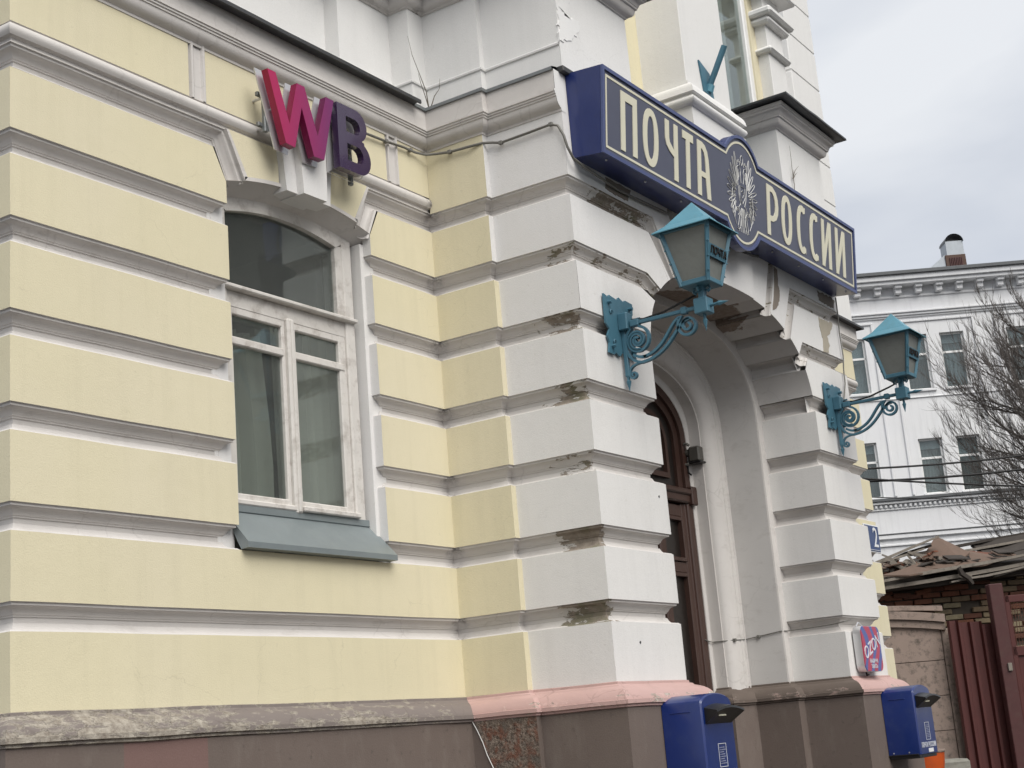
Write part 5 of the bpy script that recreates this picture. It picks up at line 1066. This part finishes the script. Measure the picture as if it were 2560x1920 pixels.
# ---- bare tree at the right
DT = 24.0
tr = thing('bare_tree', 'leafless dark tree with drooping branches before the white building', 'tree', bw(9.4, DT, 0))
bmk('trunk', tube([(9.6, DT, -.1), (9.57, DT, 1.5), (9.5, DT, 3.5), (9.42, DT, 5.2), (9.28, DT, 6.8), (9.1, DT, 7.7), (9.0, DT, 8.1)], .30, 10, True, [1.2, 1, .9, .8, .75, .75, .6]), 'bark', tr, smooth=60)
rt = random.Random(11); tw = []; nlimb = 0
def grow_branch(p, d, l, r, depth):
    pts = [p]; n = 7
    for i in range(n):
        d = (d+Vector((rt.uniform(-.12, .12), rt.uniform(-.2, .2), rt.uniform(-.10, .13)+(.07 if depth else .05))) ).normalized(); p = p+d*(l/n); pts.append(p)
    tp = [1-.8*i/n for i in range(n+1)]
    if depth == 0: bmk('limb', tube(pts, r, 6, True, tp), 'bark', tr)
    else: tw.append(tube(pts, r, 4 if depth < 3 else 3, False, tp))
    if depth < 3:
        m = (11, 7, 5)[depth]
        for k_ in range(m):
            f = rt.uniform(.15, 1) if depth else .12+.88*k_/m; i = min(n-1, int(f*n)); q = pts[i].lerp(pts[i+1], f*n-i)
            dd = (pts[i+1]-pts[i]).normalized(); side = Vector((rt.uniform(-.45, .45), rt.uniform(-.7, .7), rt.uniform(-.55, 1.0)))
            grow_branch(q, (dd*1.0+side*.75).normalized(), l*rt.uniform(.34, .6), max(.0032, r*tp[i]*.52), depth+1)
for z, dx, dz, l, r in ((3.3, -1, .12, 1.6, .032), (3.8, -1, -.05, 1.9, .036), (4.2, -1, .10, 2.1, .040), (4.7, -1, .0, 2.3, .045), (5.1, -1, .20, 2.2, .045), (5.5, -1, .12, 2.3, .045), (5.9, -1, .30, 2.1, .045), (6.3, -1, .20, 1.9, .042), (6.7, -1, .45, 1.6, .040), (7.2, -.8, .5, 1.3, .036), (7.6, -.6, .5, .9, .03), (7.6, .5, 1, 1.2, .04), (6.5, .9, .5, 2.0, .05), (5.2, 1, .3, 2.2, .05), (4.5, -.9, -.3, 1.8, .036), (5.6, -.9, .5, 2.0, .042), (5.0, -.9, -.2, 2.0, .038), (6.0, -.9, -.05, 2.0, .04), (3.5, -1, .25, 1.9, .034), (4.0, -1, .3, 2.1, .036), (4.45, -1, .35, 2.2, .04), (4.85, -1, .45, 2.1, .04), (5.3, -.9, .7, 1.9, .04), (5.75, -1, .02, 2.2, .04), (6.15, -.8, .7, 1.7, .038), (6.9, -.8, .1, 1.6, .036), (3.0, -1, .2, 1.7, .03)):
    grow_branch(Vector((9.50-.10*max(0, z-4), DT, z)), Vector((dx, rt.uniform(-.5, .5), dz)).normalized(), l*.92, r*.72, 0)
o = bmk('twigs', join(*tw), 'bark', tr); o['kind'] = 'stuff'

# ---- overhead wires from the corner of the wing
def wire(pa, pb, sag, r, label):
    a, b = Vector(pa), Vector(pb); t = tag(make('overhead_wire', tube([tuple(a.lerp(b, i/16)-Vector((0, 0, sag*4*(i/16)*(1-i/16)))) for i in range(17)], r, 5), 'cable_black'), label, 'wire')
wire((10.8, .5, 4.17), bw(8.2, 19, 4.86), .10, .012, 'upper black overhead wire from the wing corner to the tree')
wire((10.8, .6, 4.05), bw(8.2, 19, 4.66), .10, .014, 'thick middle overhead wire rising to the right')
wire((10.8, .55, 4.12), bw(8.2, 19, 4.15), .05, .012, 'overhead wire crossing downward to the right')
wire((10.8, .5, 3.90), bw(8.2, 19, 4.12), .08, .006, 'lowest thin overhead wire above the string course')

# ---- house added out of view, something dark for the window panes to reflect
op = thing('added_opposite_house', 'plain grey house added across the street behind the viewer, for the window panes to reflect', 'building', (35, -31, 0))
make('wall', box(11, 60, -36, -26, 0, 20), 'grey_stone', op); make('roof', ([(10.5, -25.4, 20), (60.5, -25.4, 20), (60.5, -31, 22), (10.5, -31, 22)], [(0, 1, 2, 3)]), 'far_roof', op)
for i in range(13):
    for z in (2, 5.5, 9, 12.5, 16): make('window', bbox(12.5+i*3.6, 14+i*3.6, -26.02, -25.94, z, z+2.0, .01), 'door_dark', op)
